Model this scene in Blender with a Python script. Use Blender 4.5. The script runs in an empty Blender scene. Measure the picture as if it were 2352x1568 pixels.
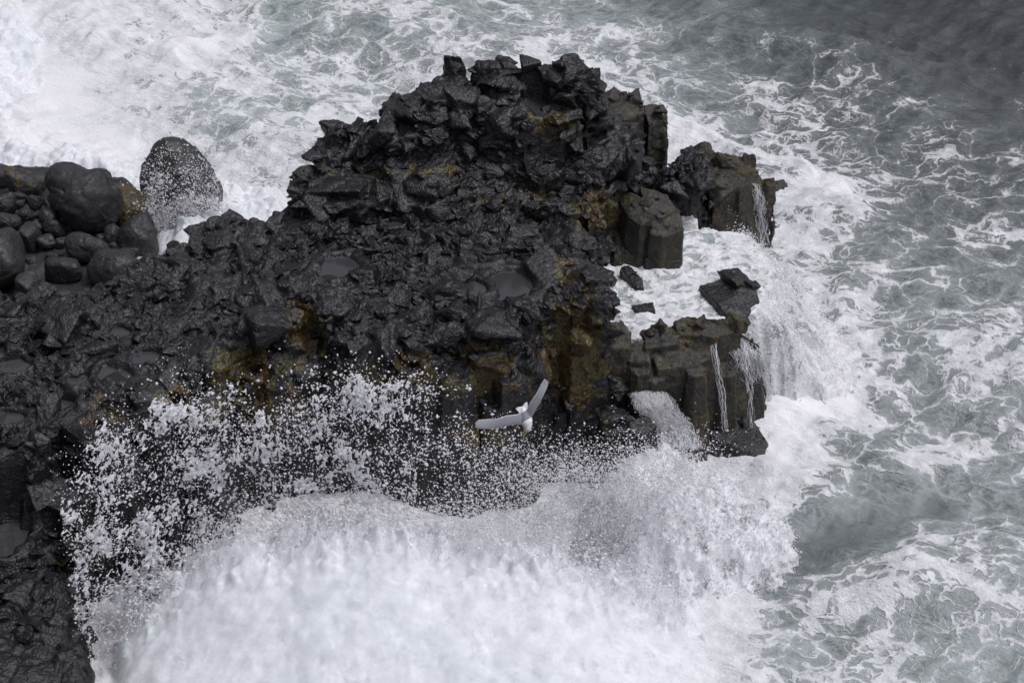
import bpy, bmesh, math, random, time
import numpy as np
from mathutils import Vector, Matrix
from mathutils.geometry import tessellate_polygon
random.seed(7); RNG = np.random.default_rng(7)
T0 = time.time()
C = bpy.context.scene.collection
S = bpy.context.scene
PI = math.pi

# ------------------------------------------------------------------ camera, sky, sun, exposure
CAMH, PITCH, LENS = 53.0, math.radians(33.0), 70.0
IW, IH = 2352.0, 1568.0                       # the photograph's measuring grid
FP = LENS/36.0*IW
cd = bpy.data.cameras.new('camera'); cam = bpy.data.objects.new('camera', cd); C.objects.link(cam)
cam.location = (0, 0, CAMH); cam.rotation_euler = (PI/2-PITCH, 0, 0)
cd.lens = LENS; cd.sensor_width = 36; cd.clip_end = 9000
S.camera = cam
SUN_EL, SUN_AZ = math.radians(66), math.radians(100)      # azimuth from +Y towards +X
w = bpy.data.worlds.new('World'); S.world = w; w.use_nodes = True
nt = w.node_tree; nt.nodes.clear()
sky = nt.nodes.new('ShaderNodeTexSky'); sky.sky_type = 'NISHITA'; sky.sun_disc = False
sky.sun_elevation = SUN_EL; sky.sun_rotation = SUN_AZ; sky.dust_density = 6.0; sky.air_density = 1.0
bwn = nt.nodes.new('ShaderNodeRGBToBW'); mixw = nt.nodes.new('ShaderNodeMix'); mixw.data_type = 'RGBA'
tint = nt.nodes.new('ShaderNodeMix'); tint.data_type = 'RGBA'; tint.blend_type = 'MULTIPLY'
mixw.inputs[0].default_value = 0.9; tint.inputs[0].default_value = 1.0
tint.inputs[7].default_value = (0.97, 0.965, 1.06, 1)          # overcast: the cloud greys the sky
bg = nt.nodes.new('ShaderNodeBackground'); bg.inputs[1].default_value = 0.12
wo = nt.nodes.new('ShaderNodeOutputWorld')
L = nt.links.new
L(sky.outputs[0], bwn.inputs[0]); L(sky.outputs[0], mixw.inputs[6]); L(bwn.outputs[0], mixw.inputs[7])
L(mixw.outputs[2], tint.inputs[6]); L(tint.outputs[2], bg.inputs[0]); L(bg.outputs[0], wo.inputs[0])
sd_ = bpy.data.lights.new('sun', 'SUN'); sd_.energy = 1.2; sd_.angle = math.radians(14); sd_.color = (1, 0.985, 0.97)
so = bpy.data.objects.new('sun', sd_); C.objects.link(so)
sdir = Vector((math.sin(SUN_AZ)*math.cos(SUN_EL), math.cos(SUN_AZ)*math.cos(SUN_EL), math.sin(SUN_EL)))
so.rotation_euler = sdir.to_track_quat('Z', 'Y').to_euler()
S.view_settings.view_transform = 'Standard'; S.view_settings.look = 'None'
S.view_settings.gamma = 1; S.view_settings.exposure = -0.12
S.cycles.max_bounces = 10; S.cycles.diffuse_bounces = 8; S.cycles.glossy_bounces = 2
S.cycles.transparent_max_bounces = 12; S.cycles.volume_bounces = 8; S.cycles.max_bounces = 12
SUN_STR = 1.2

# ------------------------------------------------------------------ survey helpers: a sight line meets a height
cP, sP = math.cos(PITCH), math.sin(PITCH)
def P(u, v, z):
    a = (u-IW/2)/FP; b = (IH/2-v)/FP
    dx, dy, dz = a, cP+b*sP, -sP+b*cP
    t = (z-CAMH)/dz
    return np.array([dx*t, dy*t, z])
def proj(X, Y, Z):
    dz = Z-CAMH
    d = Y*cP-dz*sP; up = Y*sP+dz*cP
    return IW/2+FP*X/d, IH/2-FP*up/d
def PL(pts):
    return np.array([P(*p) for p in pts])

# ------------------------------------------------------------------ noise (numpy)
def _h(ix, iy, iz, seed):
    n = (ix.astype(np.uint32)*np.uint32(374761393) + iy.astype(np.uint32)*np.uint32(668265263)
         + iz.astype(np.uint32)*np.uint32(2147483647) + np.uint32(seed*1013904223 & 0xffffffff))
    n = (n ^ (n >> np.uint32(13)))*np.uint32(1274126177)
    n = (n ^ (n >> np.uint32(15)))*np.uint32(2246822519)
    return n ^ (n >> np.uint32(16))
def _f(n, k=0):
    return ((n >> np.uint32(k)) & np.uint32(0x3ff)).astype(np.float32)/1023.0
_G = RNG.normal(size=(1024, 3)).astype(np.float32); _G /= np.linalg.norm(_G, axis=1)[:, None]
def perlin(p, seed=0):
    p = np.asarray(p, np.float32)
    i = np.floor(p); f = p-i; i = i.astype(np.int64)
    u = f*f*f*(f*(f*6-15)+10)
    out = 0
    for dx in (0, 1):
        for dy in (0, 1):
            for dz in (0, 1):
                g = _G[_h(i[:, 0]+dx, i[:, 1]+dy, i[:, 2]+dz, seed) & np.uint32(1023)]
                d = g[:, 0]*(f[:, 0]-dx)+g[:, 1]*(f[:, 1]-dy)+g[:, 2]*(f[:, 2]-dz)
                w_ = (u[:, 0] if dx else 1-u[:, 0])*(u[:, 1] if dy else 1-u[:, 1])*(u[:, 2] if dz else 1-u[:, 2])
                out = out+d*w_
    return out*1.5
def fbm(p, o=4, seed=0, gain=.5):
    r = 0; a = 1.0; p = np.asarray(p, np.float32)
    for k in range(o):
        r = r+a*perlin(p, seed+k); p = p*2.03+17.1; a *= gain
    return r
def worley(p, seed=0, jit=0.9):
    """F1, F2, three random numbers of the nearest cell, offset to its centre"""
    p = np.asarray(p, np.float32); i = np.floor(p).astype(np.int64); n = len(p)
    f1 = np.full(n, 9., np.float32); f2 = f1.copy(); hid = np.zeros(n, np.uint32); off = np.zeros((n, 3), np.float32)
    for dx in (-1, 0, 1):
        for dy in (-1, 0, 1):
            for dz in (-1, 0, 1):
                c = i+np.array([dx, dy, dz]); h = _h(c[:, 0], c[:, 1], c[:, 2], seed)
                q = np.stack([c[:, 0]+.5+(_f(h)-.5)*jit, c[:, 1]+.5+(_f(h, 10)-.5)*jit, c[:, 2]+.5+(_f(h, 20)-.5)*jit], 1).astype(np.float32)-p
                d = np.sqrt((q*q).sum(1))
                m = d < f1
                f2 = np.where(m, f1, np.minimum(f2, d))
                f1 = np.where(m, d, f1); hid = np.where(m, h, hid); off[m] = q[m]
    h2 = _h(hid.astype(np.int64), hid.astype(np.int64)*0, hid.astype(np.int64)*0, seed+5)
    return f1, f2, np.stack([_f(h2), _f(h2, 10), _f(h2, 20)], 1), off
def sstep(a, b, x):
    t = np.clip((x-a)/(b-a), 0, 1); return t*t*(3-2*t)

# ------------------------------------------------------------------ object helpers
def mesh_np(name, V, Fq, smooth=True, attrs=None):
    me = bpy.data.meshes.new(name)
    V = np.asarray(V, np.float32); Fq = np.asarray(Fq, np.int32)
    k = Fq.shape[1]
    me.vertices.add(len(V)); me.vertices.foreach_set('co', V.ravel())
    me.loops.add(Fq.size); me.loops.foreach_set('vertex_index', Fq.ravel())
    me.polygons.add(len(Fq)); me.polygons.foreach_set('loop_start', np.arange(0, Fq.size, k, dtype=np.int32))
    if smooth: me.polygons.foreach_set('use_smooth', np.ones(len(Fq), bool))
    for an, av in (attrs or {}).items():
        a = me.attributes.new(an, 'FLOAT', 'POINT'); a.data.foreach_set('value', np.asarray(av, np.float32))
    me.update(calc_edges=True)
    return me
def link(name, me, mat, parent=None):
    o = bpy.data.objects.new(name, me); C.objects.link(o)
    if mat:
        me.materials.clear(); me.materials.append(mat)
    if parent: o.parent = parent
    return o
def tag(o, label=None, cat=None, group=None, kind=None):
    if label: o['label'] = label
    if cat: o['category'] = cat
    if group: o['group'] = group
    if kind: o['kind'] = kind
    return o
class Soup:                                    # closed shells to be fused by a voxel remesh
    def __init__(s): s.V = []; s.F = []; s.n = 0
    def add(s, V, F):
        s.V.append(np.asarray(V, float)); s.F += [tuple(int(i)+s.n for i in f) for f in F]; s.n += len(V)
    def mesh(s):
        me = bpy.data.meshes.new('soup'); me.from_pydata(np.concatenate(s.V).tolist(), [], s.F); me.update(); return me
    def remesh(s, vox):
        me = s.mesh(); o = bpy.data.objects.new('soup', me); C.objects.link(o)
        m = o.modifiers.new('r', 'REMESH'); m.mode = 'VOXEL'; m.voxel_size = vox; m.adaptivity = 0
        dg = bpy.context.evaluated_depsgraph_get(); r = bpy.data.meshes.new_from_object(o.evaluated_get(dg))
        bpy.data.objects.remove(o); bpy.data.meshes.remove(me)
        return arrays(r, True)
def arrays(me, kill=False):
    V = np.empty(len(me.vertices)*3, np.float32); me.vertices.foreach_get('co', V); V = V.reshape(-1, 3)
    N = np.empty(len(me.vertices)*3, np.float32); me.vertices.foreach_get('normal', N); N = N.reshape(-1, 3)
    F = np.empty(len(me.loops), np.int32); me.loops.foreach_get('vertex_index', F)
    if kill: bpy.data.meshes.remove(me)
    return V, N, F.reshape(-1, 4)
def normals(V, F):
    me = mesh_np('t', V, F); r = arrays(me, True)[1]; return r
def cull(V, F, keep, attrs=None):
    kf = keep[F].any(1); F = F[kf]; used = np.zeros(len(V), bool); used[F.ravel()] = True
    idx = np.cumsum(used)-1
    return V[used], idx[F], used
def prism(s, pts, base, w=0.5, shrink=0.0):
    """pts: world top outline (n,3); tapers outward to base"""
    pts = np.asarray(pts, float); n = len(pts)
    A = 0.5*np.sum(pts[:, 0]*np.roll(pts[:, 1], -1)-np.roll(pts[:, 0], -1)*pts[:, 1])
    if A < 0: pts = pts[::-1].copy()
    e = np.roll(pts, -1, 0)-pts; nn = np.stack([e[:, 1], -e[:, 0]], 1); nn /= np.linalg.norm(nn, axis=1)[:, None]+1e-9
    vn = nn+np.roll(nn, 1, 0); vn /= np.linalg.norm(vn, axis=1)[:, None]+1e-6
    bot = pts.copy(); bot[:, :2] += vn*w; bot[:, 2] = base
    tri = tessellate_polygon([[Vector((p[0], p[1], 0)) for p in pts]])
    F = []
    for t in tri:
        a, b, c = [pts[i] for i in t]
        up = (b[0]-a[0])*(c[1]-a[1])-(b[1]-a[1])*(c[0]-a[0]) > 0
        t = t if up else t[::-1]
        F.append(t); F.append(tuple(i+n for i in t[::-1]))
    for i in range(n):
        j = (i+1) % n; F.append((i, i+n, j+n)); F.append((i, j+n, j))
    s.add(np.concatenate([pts, bot]), F)
# convex block prototypes
PROTO = []
def _mk_protos():
    for k in range(40):
        bm = bmesh.new(); r = random.Random(k)
        for i in range(r.choice([9, 11, 13, 15])):
            v = Vector([r.uniform(-1, 1) for _ in range(3)])
            m = max(abs(c) for c in v); v = v/m*r.uniform(.75, 1.0)
            bm.verts.new(v)
        g = bmesh.ops.convex_hull(bm, input=bm.verts)
        bmesh.ops.delete(bm, geom=[e for e in g['geom_interior'] if isinstance(e, bmesh.types.BMVert)], context='VERTS')
        bmesh.ops.triangulate(bm, faces=bm.faces); bm.normal_update(); bm.verts.index_update()
        PROTO.append((np.array([v.co[:] for v in bm.verts]), [tuple(v.index for v in f.verts) for f in bm.faces])); bm.free()
_mk_protos()
PROTO2 = []                                    # the same blocks, worn: finer faces, knocked-off edges
for _V, _F in PROTO:
    bm = bmesh.new(); vs_ = [bm.verts.new(v) for v in _V]
    for f_ in _F: bm.faces.new([vs_[i] for i in f_])
    bmesh.ops.dissolve_limit(bm, angle_limit=math.radians(14), verts=bm.verts, edges=bm.edges)
    bmesh.ops.bevel(bm, geom=bm.edges[:], offset=.10, segments=1, affect='EDGES', clamp_overlap=True)
    bmesh.ops.triangulate(bm, faces=bm.faces)
    long_ = [e for e in bm.edges if e.calc_length() > .6]; bmesh.ops.subdivide_edges(bm, edges=long_, cuts=1); bmesh.ops.triangulate(bm, faces=bm.faces)
    long_ = [e for e in bm.edges if e.calc_length() > .5]; bmesh.ops.subdivide_edges(bm, edges=long_, cuts=1); bmesh.ops.triangulate(bm, faces=bm.faces)
    bm.verts.index_update(); PROTO2.append((np.array([v.co[:] for v in bm.verts]), [tuple(v.index for v in f.verts) for f in bm.faces])); bm.free()
def block(s, c, size, tilt=0.35, r=random, worn=False):
    V, F = (PROTO2 if worn else PROTO)[r.randrange(len(PROTO))]
    R = Matrix.Rotation(r.uniform(0, 6.28), 3, 'Z') @ Matrix.Rotation(r.gauss(0, tilt), 3, 'X') @ Matrix.Rotation(r.gauss(0, tilt), 3, 'Y')
    s.add((V*np.asarray(size)*.5) @ np.array(R).T + np.asarray(c), F)

def rock_disp(V, N, amp=1.0, seed=0, big=1.0, bed=1.35, fine=1.0):
    """fractured-stone relief: tilted facets per cell at three sizes and cracks between the cells"""
    wv = np.stack([perlin(V*0.7, seed+40), perlin(V*0.7, seed+41), perlin(V*0.7, seed+42)], 1)*0.25
    d = np.zeros(len(V), np.float32)
    for sc, a, cr in ((1.3*big, .17, .04), (.6*big, .10, .035), (.27, .045*fine, .012)):
        q = (V+wv*sc)*np.array([1, 1, bed])/sc
        f1, f2, rnd, off = worley(q, seed+int(sc*100))
        g = rnd-.5
        til = (off*g).sum(1)
        d += a*(g[:, 0]*.12+til*1.2)
        d -= cr*(1-sstep(0.0, .16, f2-f1))
    d += 0.03*fbm(V*2.2, 4, seed+60, .55)*fine
    return V+N*(d*amp)[:, None]

# ------------------------------------------------------------------ node helper
class NT:
    def __init__(s, name):
        s.m = bpy.data.materials.new(name); s.m.use_nodes = True; s.t = s.m.node_tree; s.t.nodes.clear()
        s.out = s.n('ShaderNodeOutputMaterial')
    def n(s, t, **k):
        x = s.t.nodes.new(t)
        for a, b in k.items(): setattr(x, a, b)
        return x
    def set(s, inp, v):
        if hasattr(v, 'is_output') or isinstance(v, bpy.types.NodeSocket): s.t.links.new(v, inp)
        else: inp.default_value = v
    def math(s, op, a, b=0.0, c=None, clamp=False):
        x = s.n('ShaderNodeMath', operation=op, use_clamp=clamp); s.set(x.inputs[0], a); s.set(x.inputs[1], b)
        if c is not None: s.set(x.inputs[2], c)
        return x.outputs[0]
    def vmath(s, op, a, b=(0, 0, 0)):
        x = s.n('ShaderNodeVectorMath', operation=op); s.set(x.inputs[0], a)
        if op == 'SCALE': s.set(x.inputs[3], b)
        else: s.set(x.inputs[1], b)
        return x.outputs[0]
    def mixc(s, f, a, b, mode='MIX'):
        x = s.n('ShaderNodeMix', data_type='RGBA', blend_type=mode, clamp_factor=True); s.set(x.inputs[0], f); s.set(x.inputs[6], a); s.set(x.inputs[7], b); return x.outputs[2]
    def mr(s, v, a, b, c=0.0, d=1.0, smooth=True):
        x = s.n('ShaderNodeMapRange', interpolation_type='SMOOTHSTEP' if smooth else 'LINEAR'); s.set(x.inputs[0], v)
        for i, y in ((1, a), (2, b), (3, c), (4, d)): s.set(x.inputs[i], y)
        return x.outputs[0]
    def noise(s, vec, sc, det=3, rough=.5, dist=0.0, col=False):
        x = s.n('ShaderNodeTexNoise'); s.set(x.inputs['Vector'], vec); s.set(x.inputs['Scale'], sc)
        s.set(x.inputs['Detail'], det); s.set(x.inputs['Roughness'], rough); s.set(x.inputs['Distortion'], dist)
        return x.outputs[1 if col else 0]
    def vor(s, vec, sc, feat='DISTANCE_TO_EDGE', out=0):
        x = s.n('ShaderNodeTexVoronoi', feature=feat); s.set(x.inputs['Vector'], vec); s.set(x.inputs['Scale'], sc); return x.outputs[out]
    def attr(s, name):
        return s.n('ShaderNodeAttribute', attribute_name=name).outputs['Fac']
    def pos(s):
        return s.n('ShaderNodeNewGeometry').outputs['Position']
    def bump(s, h, st, dist=.05, nrm=None):
        x = s.n('ShaderNodeBump'); s.set(x.inputs['Height'], h); x.inputs['Strength'].default_value = st; x.inputs['Distance'].default_value = dist
        if nrm is not None: s.set(x.inputs['Normal'], nrm)
        return x.outputs[0]
    def bsdf(s, col, rough=.5, nrm=None, spec=.5, **k):
        x = s.n('ShaderNodeBsdfPrincipled'); s.set(x.inputs['Base Color'], col); s.set(x.inputs['Roughness'], rough)
        s.set(x.inputs['Specular IOR Level'], spec)
        if nrm is not None: s.set(x.inputs['Normal'], nrm)
        for a, b in k.items(): s.set(x.inputs[a.replace('_', ' ')], b)
        return x.outputs[0]
    def end(s, sh): s.t.links.new(sh, s.out.inputs[0]); return s.m

def mat_rock(name, base=(.0085, .0085, .0102), hi=(.024, .023, .027), lich=1.0, rough=(.22, .50), brown=None, bumpk=1.0, holes=0.0):
    m = NT(name); p = m.pos()
    n1 = m.noise(p, .6, 4, .6); n2 = m.noise(p, 5.0, 6, .65); n3 = m.noise(p, 22., 5, .6)
    col = m.mixc(m.mr(n1, .35, .7), base+(1,), hi+(1,))
    col = m.mixc(m.mr(n2, .42, .7), col, tuple(c*.55 for c in base)+(1,))
    if brown: col = m.mixc(m.mr(m.noise(p, 1.1, 4, .6), .38, .62), col, brown+(1,))
    if lich:
        la = m.attr('lichen')
        ln = m.noise(p, 1.6, 6, .68); lf = m.noise(p, 9.0, 4, .6)
        k = m.math('MULTIPLY', m.math('ADD', la, m.math('MULTIPLY', m.math('SUBTRACT', ln, .5), 2.6)), 1.0)
        lm = m.mr(k, .40, .56)
        lm = m.math('MULTIPLY', lm, m.mr(lf, .32, .6))
        lc = m.mixc(m.mr(m.noise(p, .8, 3), .4, .6), (.14, .125, .010, 1), (.17, .095, .012, 1))
        lc = m.mixc(m.mr(m.noise(p, 12, 3), .35, .7), lc, (.040, .040, .006, 1))
        col = m.mixc(m.math('MULTIPLY', lm, .85*lich), col, lc)
    h = m.math('ADD', m.math('MULTIPLY', n2, .6), m.math('MULTIPLY', n3, .25))
    pits = m.vor(p, 7.0, 'F1')
    h = m.math('ADD', h, m.math('MULTIPLY', m.mr(pits, .0, .5), .35))
    if holes:
        h = m.math('ADD', h, m.math('MULTIPLY', m.mr(m.vor(p, 2.6, 'F1'), .05, .2), holes))
    crack = m.mr(m.vor(m.vmath('ADD', p, m.vmath('SCALE', m.noise(p, 1.5, 3, .5, 0, True), .5)), 1.9), 0, .05)
    h = m.math('ADD', h, m.math('MULTIPLY', crack, .12*bumpk))
    nr = m.bump(h, .9*min(bumpk, 1), 0.09*bumpk)
    ro = m.mr(n2, .3, .7, rough[0], rough[1])
    return m.end(m.bsdf(col, ro, nr, .6))
M_ROCK = mat_rock('wet_basalt')
M_BROWN = mat_rock('brown_basalt', (.018, .017, .015), (.038, .034, .028), .45, brown=(.026, .0225, .014), bumpk=.9, rough=(.5, .8))
M_BOULD = mat_rock('smooth_basalt', (.018, .018, .020), (.034, .033, .037), .8, (.48, .72), bumpk=.5, holes=.5)

# ------------------------------------------------------------------ headland heightfield
def poly_sd(X, Y, poly):
    px, py = poly[:, 0], poly[:, 1]; n = len(poly)
    d = np.full(X.shape, 1e9); ins = np.zeros(X.shape, bool)
    for i in range(n):
        j = (i+1) % n; ex, ey = px[j]-px[i], py[j]-py[i]
        wx, wy = X-px[i], Y-py[i]
        t = np.clip((wx*ex+wy*ey)/(ex*ex+ey*ey+1e-12), 0, 1)
        d = np.minimum(d, (wx-ex*t)**2+(wy-ey*t)**2)
        c = ((py[i] > Y) != (py[j] > Y)) & (X < (px[j]-px[i])*(Y-py[i])/((py[j]-py[i])+1e-12)+px[i])
        ins ^= c
    return np.where(ins, 1, -1)*np.sqrt(d)
def plane_of(W):
    A = np.c_[W[:, 0], W[:, 1], np.ones(len(W))]; return np.linalg.lstsq(A, W[:, 2], rcond=None)[0]
DX = 0.1
gx = np.arange(-46, 13, DX); gy = np.arange(46, 97, DX)
GX, GY = np.meshgrid(gx, gy); sh = GX.shape
g3 = np.stack([GX.ravel(), GY.ravel(), np.zeros(GX.size)], 1)
n_a = fbm(g3*.35, 3, 1).reshape(sh); n_b = fbm(g3*1.1, 3, 5).reshape(sh)
wf1, wf2, wr, wo_ = worley(g3/1.5+[0, 0, .3], 3); wr0 = wr[:, 0].reshape(sh)
wg1, wg2, wq, wq_ = worley(g3/.75+[0, 0, .7], 4); wq0 = wq[:, 0].reshape(sh)
FEATS = [
 # (outline (u, v, z) seen in the photograph, fall-off width, edge roughness)
 ('plateau', [(-260,690,8.2),(0,668,8.2),(60,682,8.2),(130,668,8.2),(230,652,8.2),(305,640,8),(325,600,8),(370,572,8),(452,566,8),(470,545,8),(540,522,8),(640,500,8),(705,485,8),
   (900,470,8.2),(1100,480,8.2),(1220,505,8),(1300,535,7.8),(1345,560,7.7),(1362,610,7.7),(1368,650,7.8),(1388,700,7.7),
   (1330,700,7.7),(1225,705,7.8),(1195,730,7.8),(1180,775,7.5),(1090,790,7.6),(1000,785,7.8),(900,790,7.8),(800,800,7.8),(775,770,8),(760,720,8),(700,705,8),
   (650,712,8),(600,760,8),(490,775,8),(470,860,7.8),(420,895,7.8),(330,905,7.7),(235,1005,7.2),(140,1000,7.0),(60,1050,6.8),(-60,1080,6.5),(-300,1100,6.5)], 1.0, .5),
 ('shelf', [(440,780,6.8),(640,760,6.6),(760,780,6.4),(790,830,6.2),(1000,850,6.2),(1190,830,6.2),(1200,860,5.6),(1000,900,5),(800,880,5.2),(640,900,5.4),(420,940,5.6)], .5, .5),
 ('foot', [(400,960,4),(700,930,3.6),(1000,930,3.2),(1250,930,2.6),(1385,930,2.2),(1392,975,1.4),(1200,1010,1.4),(900,1020,2),(500,1040,2.6)], 1.2, .6),
 ('left_ledge', [(-300,1040,5.6),(60,1000,5.6),(200,1010,5.6),(232,1060,5.2),(225,1120,4.8),(140,1180,4.6),(0,1200,4.8),(-300,1220,5)], 1.2, .6),
 ('left_low', [(-300,1180,3.9),(20,1190,3.9),(75,1230,3.8),(85,1280,3.6),(125,1400,3.1),(150,1500,2.7),(190,1640,2),(200,1800,1.5),(-300,1800,2.5)], 1.0, .45),
 ('left_foot', [(60,1200,3),(160,1210,2.6),(185,1350,1.8),(200,1500,1.2),(235,1700,.6),(60,1700,1.2)], .6, .4),
 ('hill1', [(694,492,8.6),(696,405,9.4),(748,365,9.6),(770,335,9.8),(900,320,10),(1300,320,10),(1420,330,9.6),(1500,335,8.6),(1560,345,7.4),(1600,360,6.4),(1590,425,6.0),
   (1530,435,6.2),(1480,440,6.8),(1410,450,7.6),(1330,480,8.2),(1200,480,8.6),(1100,455,8.8),(1000,440,9),(900,460,8.8),(760,495,8.6)], .8, .5),
 ('hill2', [(720,392,9.6),(770,332,10.3),(850,305,10.3),(1350,260,10.3),(1440,300,9.5),(1470,350,9.0),(1380,385,9.2),(1250,398,9.6),(1100,385,10),(1000,372,10.2),(800,385,10)], .6, .45),
 ('hill3', [(772,322,10.6),(870,285,11.2),(910,255,11.4),(1345,230,11.4),(1365,260,10.8),(1345,310,10.6),(1250,330,10.8),(1150,318,11.1),(1050,305,11.3),(950,325,11.1),(850,340,10.8)], 1.0, .4),
 ('hill4', [(945,250,11.7),(990,200,12.2),(1330,195,12.2),(1352,235,11.8),(1300,290,11.6),(1180,285,11.8),(1100,265,12),(1000,275,11.9),(960,285,11.6)], 1.0, .35),
 ('hill5', [(1085,165,13),(1170,158,13.1),(1190,140,13.5),(1240,138,13.5),(1310,155,13.4),(1350,190,12.6),(1345,235,12.3),(1270,215,12.5),(1210,190,12.8),(1100,195,12.6)], .4, .35),
 ('talus', [(705,515,8.3),(685,470,8.8),(760,400,9.7),(1000,385,9.9),(1180,400,9.6),(1210,465,8.8),(1120,500,8.2),(900,520,8.1)], .9, .5),
 ('saddle', [(1300,330,9),(1480,330,8.8),(1560,345,7.2),(1600,350,6.3),(1595,400,6),(1500,430,5.8),(1420,440,6.4),(1300,470,7.6)], 1.4, .5),
]
Hf = np.full(sh, -3.0)
for nm, pts, fw, er in FEATS:
    Wp = PL(pts); s_ = poly_sd(GX, GY, Wp)
    s_ = s_ + er*(.9*n_a+.5*n_b+.9*(wr0-.5)+.55*(wq0-.5))
    a, b, c_ = plane_of(Wp)
    # heights blend between the outline's own points
    top = np.zeros(sh); wt = np.zeros(sh)
    for q in Wp:
        k = 1/((GX-q[0])**2+(GY-q[1])**2+1.5)**1.5; top += k*q[2]; wt += k
    top = .6*(top/wt)+.4*(a*GX+b*GY+c_)
    t = sstep(-fw, .15, s_)
    Hf = np.maximum(Hf, -3+(top+3)*t)
# strata: broken, tilted blocks on top
til = ((wo_*(wr-.5)).sum(1)).reshape(sh); til2 = ((wq_*(wq-.5)).sum(1)).reshape(sh)
rel = .30*(wr0-.5)+.4*til+.16*(wq0-.5)+.18*til2-.16*(1-sstep(0, .12, (wf2-wf1).reshape(sh)))-.08*(1-sstep(0, .12, (wg2-wg1).reshape(sh)))+.22*n_a
Hf += rel*np.clip((Hf-.5)/3, .3, 1)
# rock pools: hollows that hold rain and spray
POOLS = [(783,612,7.75,.75,.42),(1165,655,7.6,.95,.55),(1083,662,7.6,.55,.3),(1225,243,11.6,.6,.45),(872,690,7.75,.5,.14),
 (268,762,7.8,.45,.2),(265,858,7.4,.6,.3),(330,820,7.5,.55,.25),(25,840,7.5,.6,.25),(180,870,7.3,.4,.2),(0,1232,3.95,.8,.5),
 (1085,602,7.75,.5,.12),(130,930,7.2,.5,.2),(905,515,8,.35,.14),(20,960,7.2,.6,.2),(1395,235,9,.3,.2)]
def hsample(x, y):
    i = np.clip(((y-gy[0])/DX), 0, sh[0]-2); j = np.clip(((x-gx[0])/DX), 0, sh[1]-2)
    i0, j0 = np.asarray(i).astype(int), np.asarray(j).astype(int)
    return Hf[i0, j0]
POOLW = []
for (u, v, z, rx, ry) in POOLS:
    q = P(u, v, z)
    m = ((GX-q[0])/(rx*1.3))**2+((GY-q[1])/(ry*2.4))**2
    m = m*(1+.5*n_b); zz = z
    near = m < 1.0
    zz = float(np.median(Hf[near])) if near.any() else z
    q = P(u, v, zz)
    m = (((GX-q[0])/(rx*1.3))**2+((GY-q[1])/(ry*2.4))**2)*(1+.6*n_b)
    ring = np.exp(-((np.sqrt(np.maximum(m, 0))-1.25)/.42)**2)
    Hf = np.maximum(Hf, Hf*(1-ring)+(zz+.16+.3*np.maximum(0, rel))*ring)
    k = 1-sstep(.3, 1.15, m)
    Hf = Hf*(1-k)+np.minimum(Hf, zz-.45+.25*rel)*k
    POOLW.append((q[0], q[1], zz-.06, rx*1.9, ry*3.9, (GX[0, 0], 0)))
POOLK = np.zeros(sh)
for (x, y, z, a, b, _) in POOLW: POOLK = np.maximum(POOLK, 1-sstep(.5, 1.3, ((GX-x)/(a*.95))**2+((GY-y)/(b*.95))**2))
def grid_soup(s):
    ny, nx = sh; idx = np.arange(nx*ny).reshape(ny, nx)
    V = np.stack([GX.ravel(), GY.ravel(), np.maximum(Hf, -1.2).ravel()], 1)
    a = idx[:-1, :-1].ravel(); b = idx[:-1, 1:].ravel(); c = idx[1:, 1:].ravel(); d = idx[1:, :-1].ravel()
    F = np.stack([a, b, c, d], 1)
    VB = V.copy(); VB[:, 2] = -2.0
    border = np.concatenate([idx[0, :], idx[1:, -1], idx[-1, -2::-1], idx[-2:0:-1, 0]])
    bn = np.roll(border, -1); n = nx*ny
    side = np.stack([border, border+n, bn+n, bn], 1)
    s.V.append(np.concatenate([V, VB])); s.F += [tuple(f) for f in np.concatenate([F, F[:, ::-1]+n, side]).tolist()]; s.n += 2*n
HS = Soup(); grid_soup(HS); RAW = Soup()
r = random.Random(11)
# loose and half-buried blocks
cnt = 0
while cnt < 12000:
    x, y = r.uniform(-44, 11), r.uniform(50, 95); h = float(hsample(x, y))
    if h < 3: continue
    i = int((y-gy[0])/DX); j = int((x-gx[0])/DX)
    if POOLK[i, j] > .05: cnt += 1; continue
    hill = h > 8.9
    sz = min(1.9, .36*math.exp(r.gauss(0, .6))*(1.45 if hill else 1.0))
    if hill: size = (sz*r.uniform(1.1, 1.9), sz*r.uniform(.9, 1.5), sz*r.uniform(.55, .95)); t = .22
    else: size = (sz*r.uniform(1., 1.9), sz*r.uniform(.9, 1.5), sz*r.uniform(.6, 1.0)); t = .22
    block(HS if sz > 1.25 else RAW, (x, y, h+size[2]*r.uniform(-.26, .14)), size, t*1.3, r, sz <= 1.25); cnt += 1
# the knob on the skyline and a few named big blocks
for (u, v, z, sx, sy, sz) in [(1040,165,12.9,1.4,1.3,1.7),(1045,190,12.0,1.7,1.5,2.0),(1125,165,13,1.5,1.3,1.1),(985,215,12.0,1.2,1.2,1.0),(1215,145,13.5,1.2,1.2,1.0),(1290,165,13.2,1.6,1.3,1.2),
   (840,305,10.3,1.6,1.3,1.0),(758,380,9.6,1.3,1.3,1.0),(722,430,9,1.3,1.4,1.4),(800,330,10.2,1.4,1.3,1.1),(915,270,11.0,1.1,1.1,.8),(870,300,10.6,1.2,1.1,.8),(1330,200,12.5,1.1,1.2,1.5),
   (500,560,8.2,1.4,1.1,.8),(650,520,8.4,1.8,1.3,1.0),(590,530,8.3,1.7,1.2,.8),(560,745,8.0,1.7,1.4,.9),(640,720,8,1.8,1.2,.9),(1120,700,8,2.0,1.5,.7),(900,760,8,2.6,1.5,.8),
   (1020,770,7.9,1.9,1.3,.8),(420,600,8.3,1.8,1.5,1),(330,620,8.2,1.3,1.2,.9)]:
    q = P(u, v, z); block(HS, q, (sx, sy, sz), .25, r)
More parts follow.
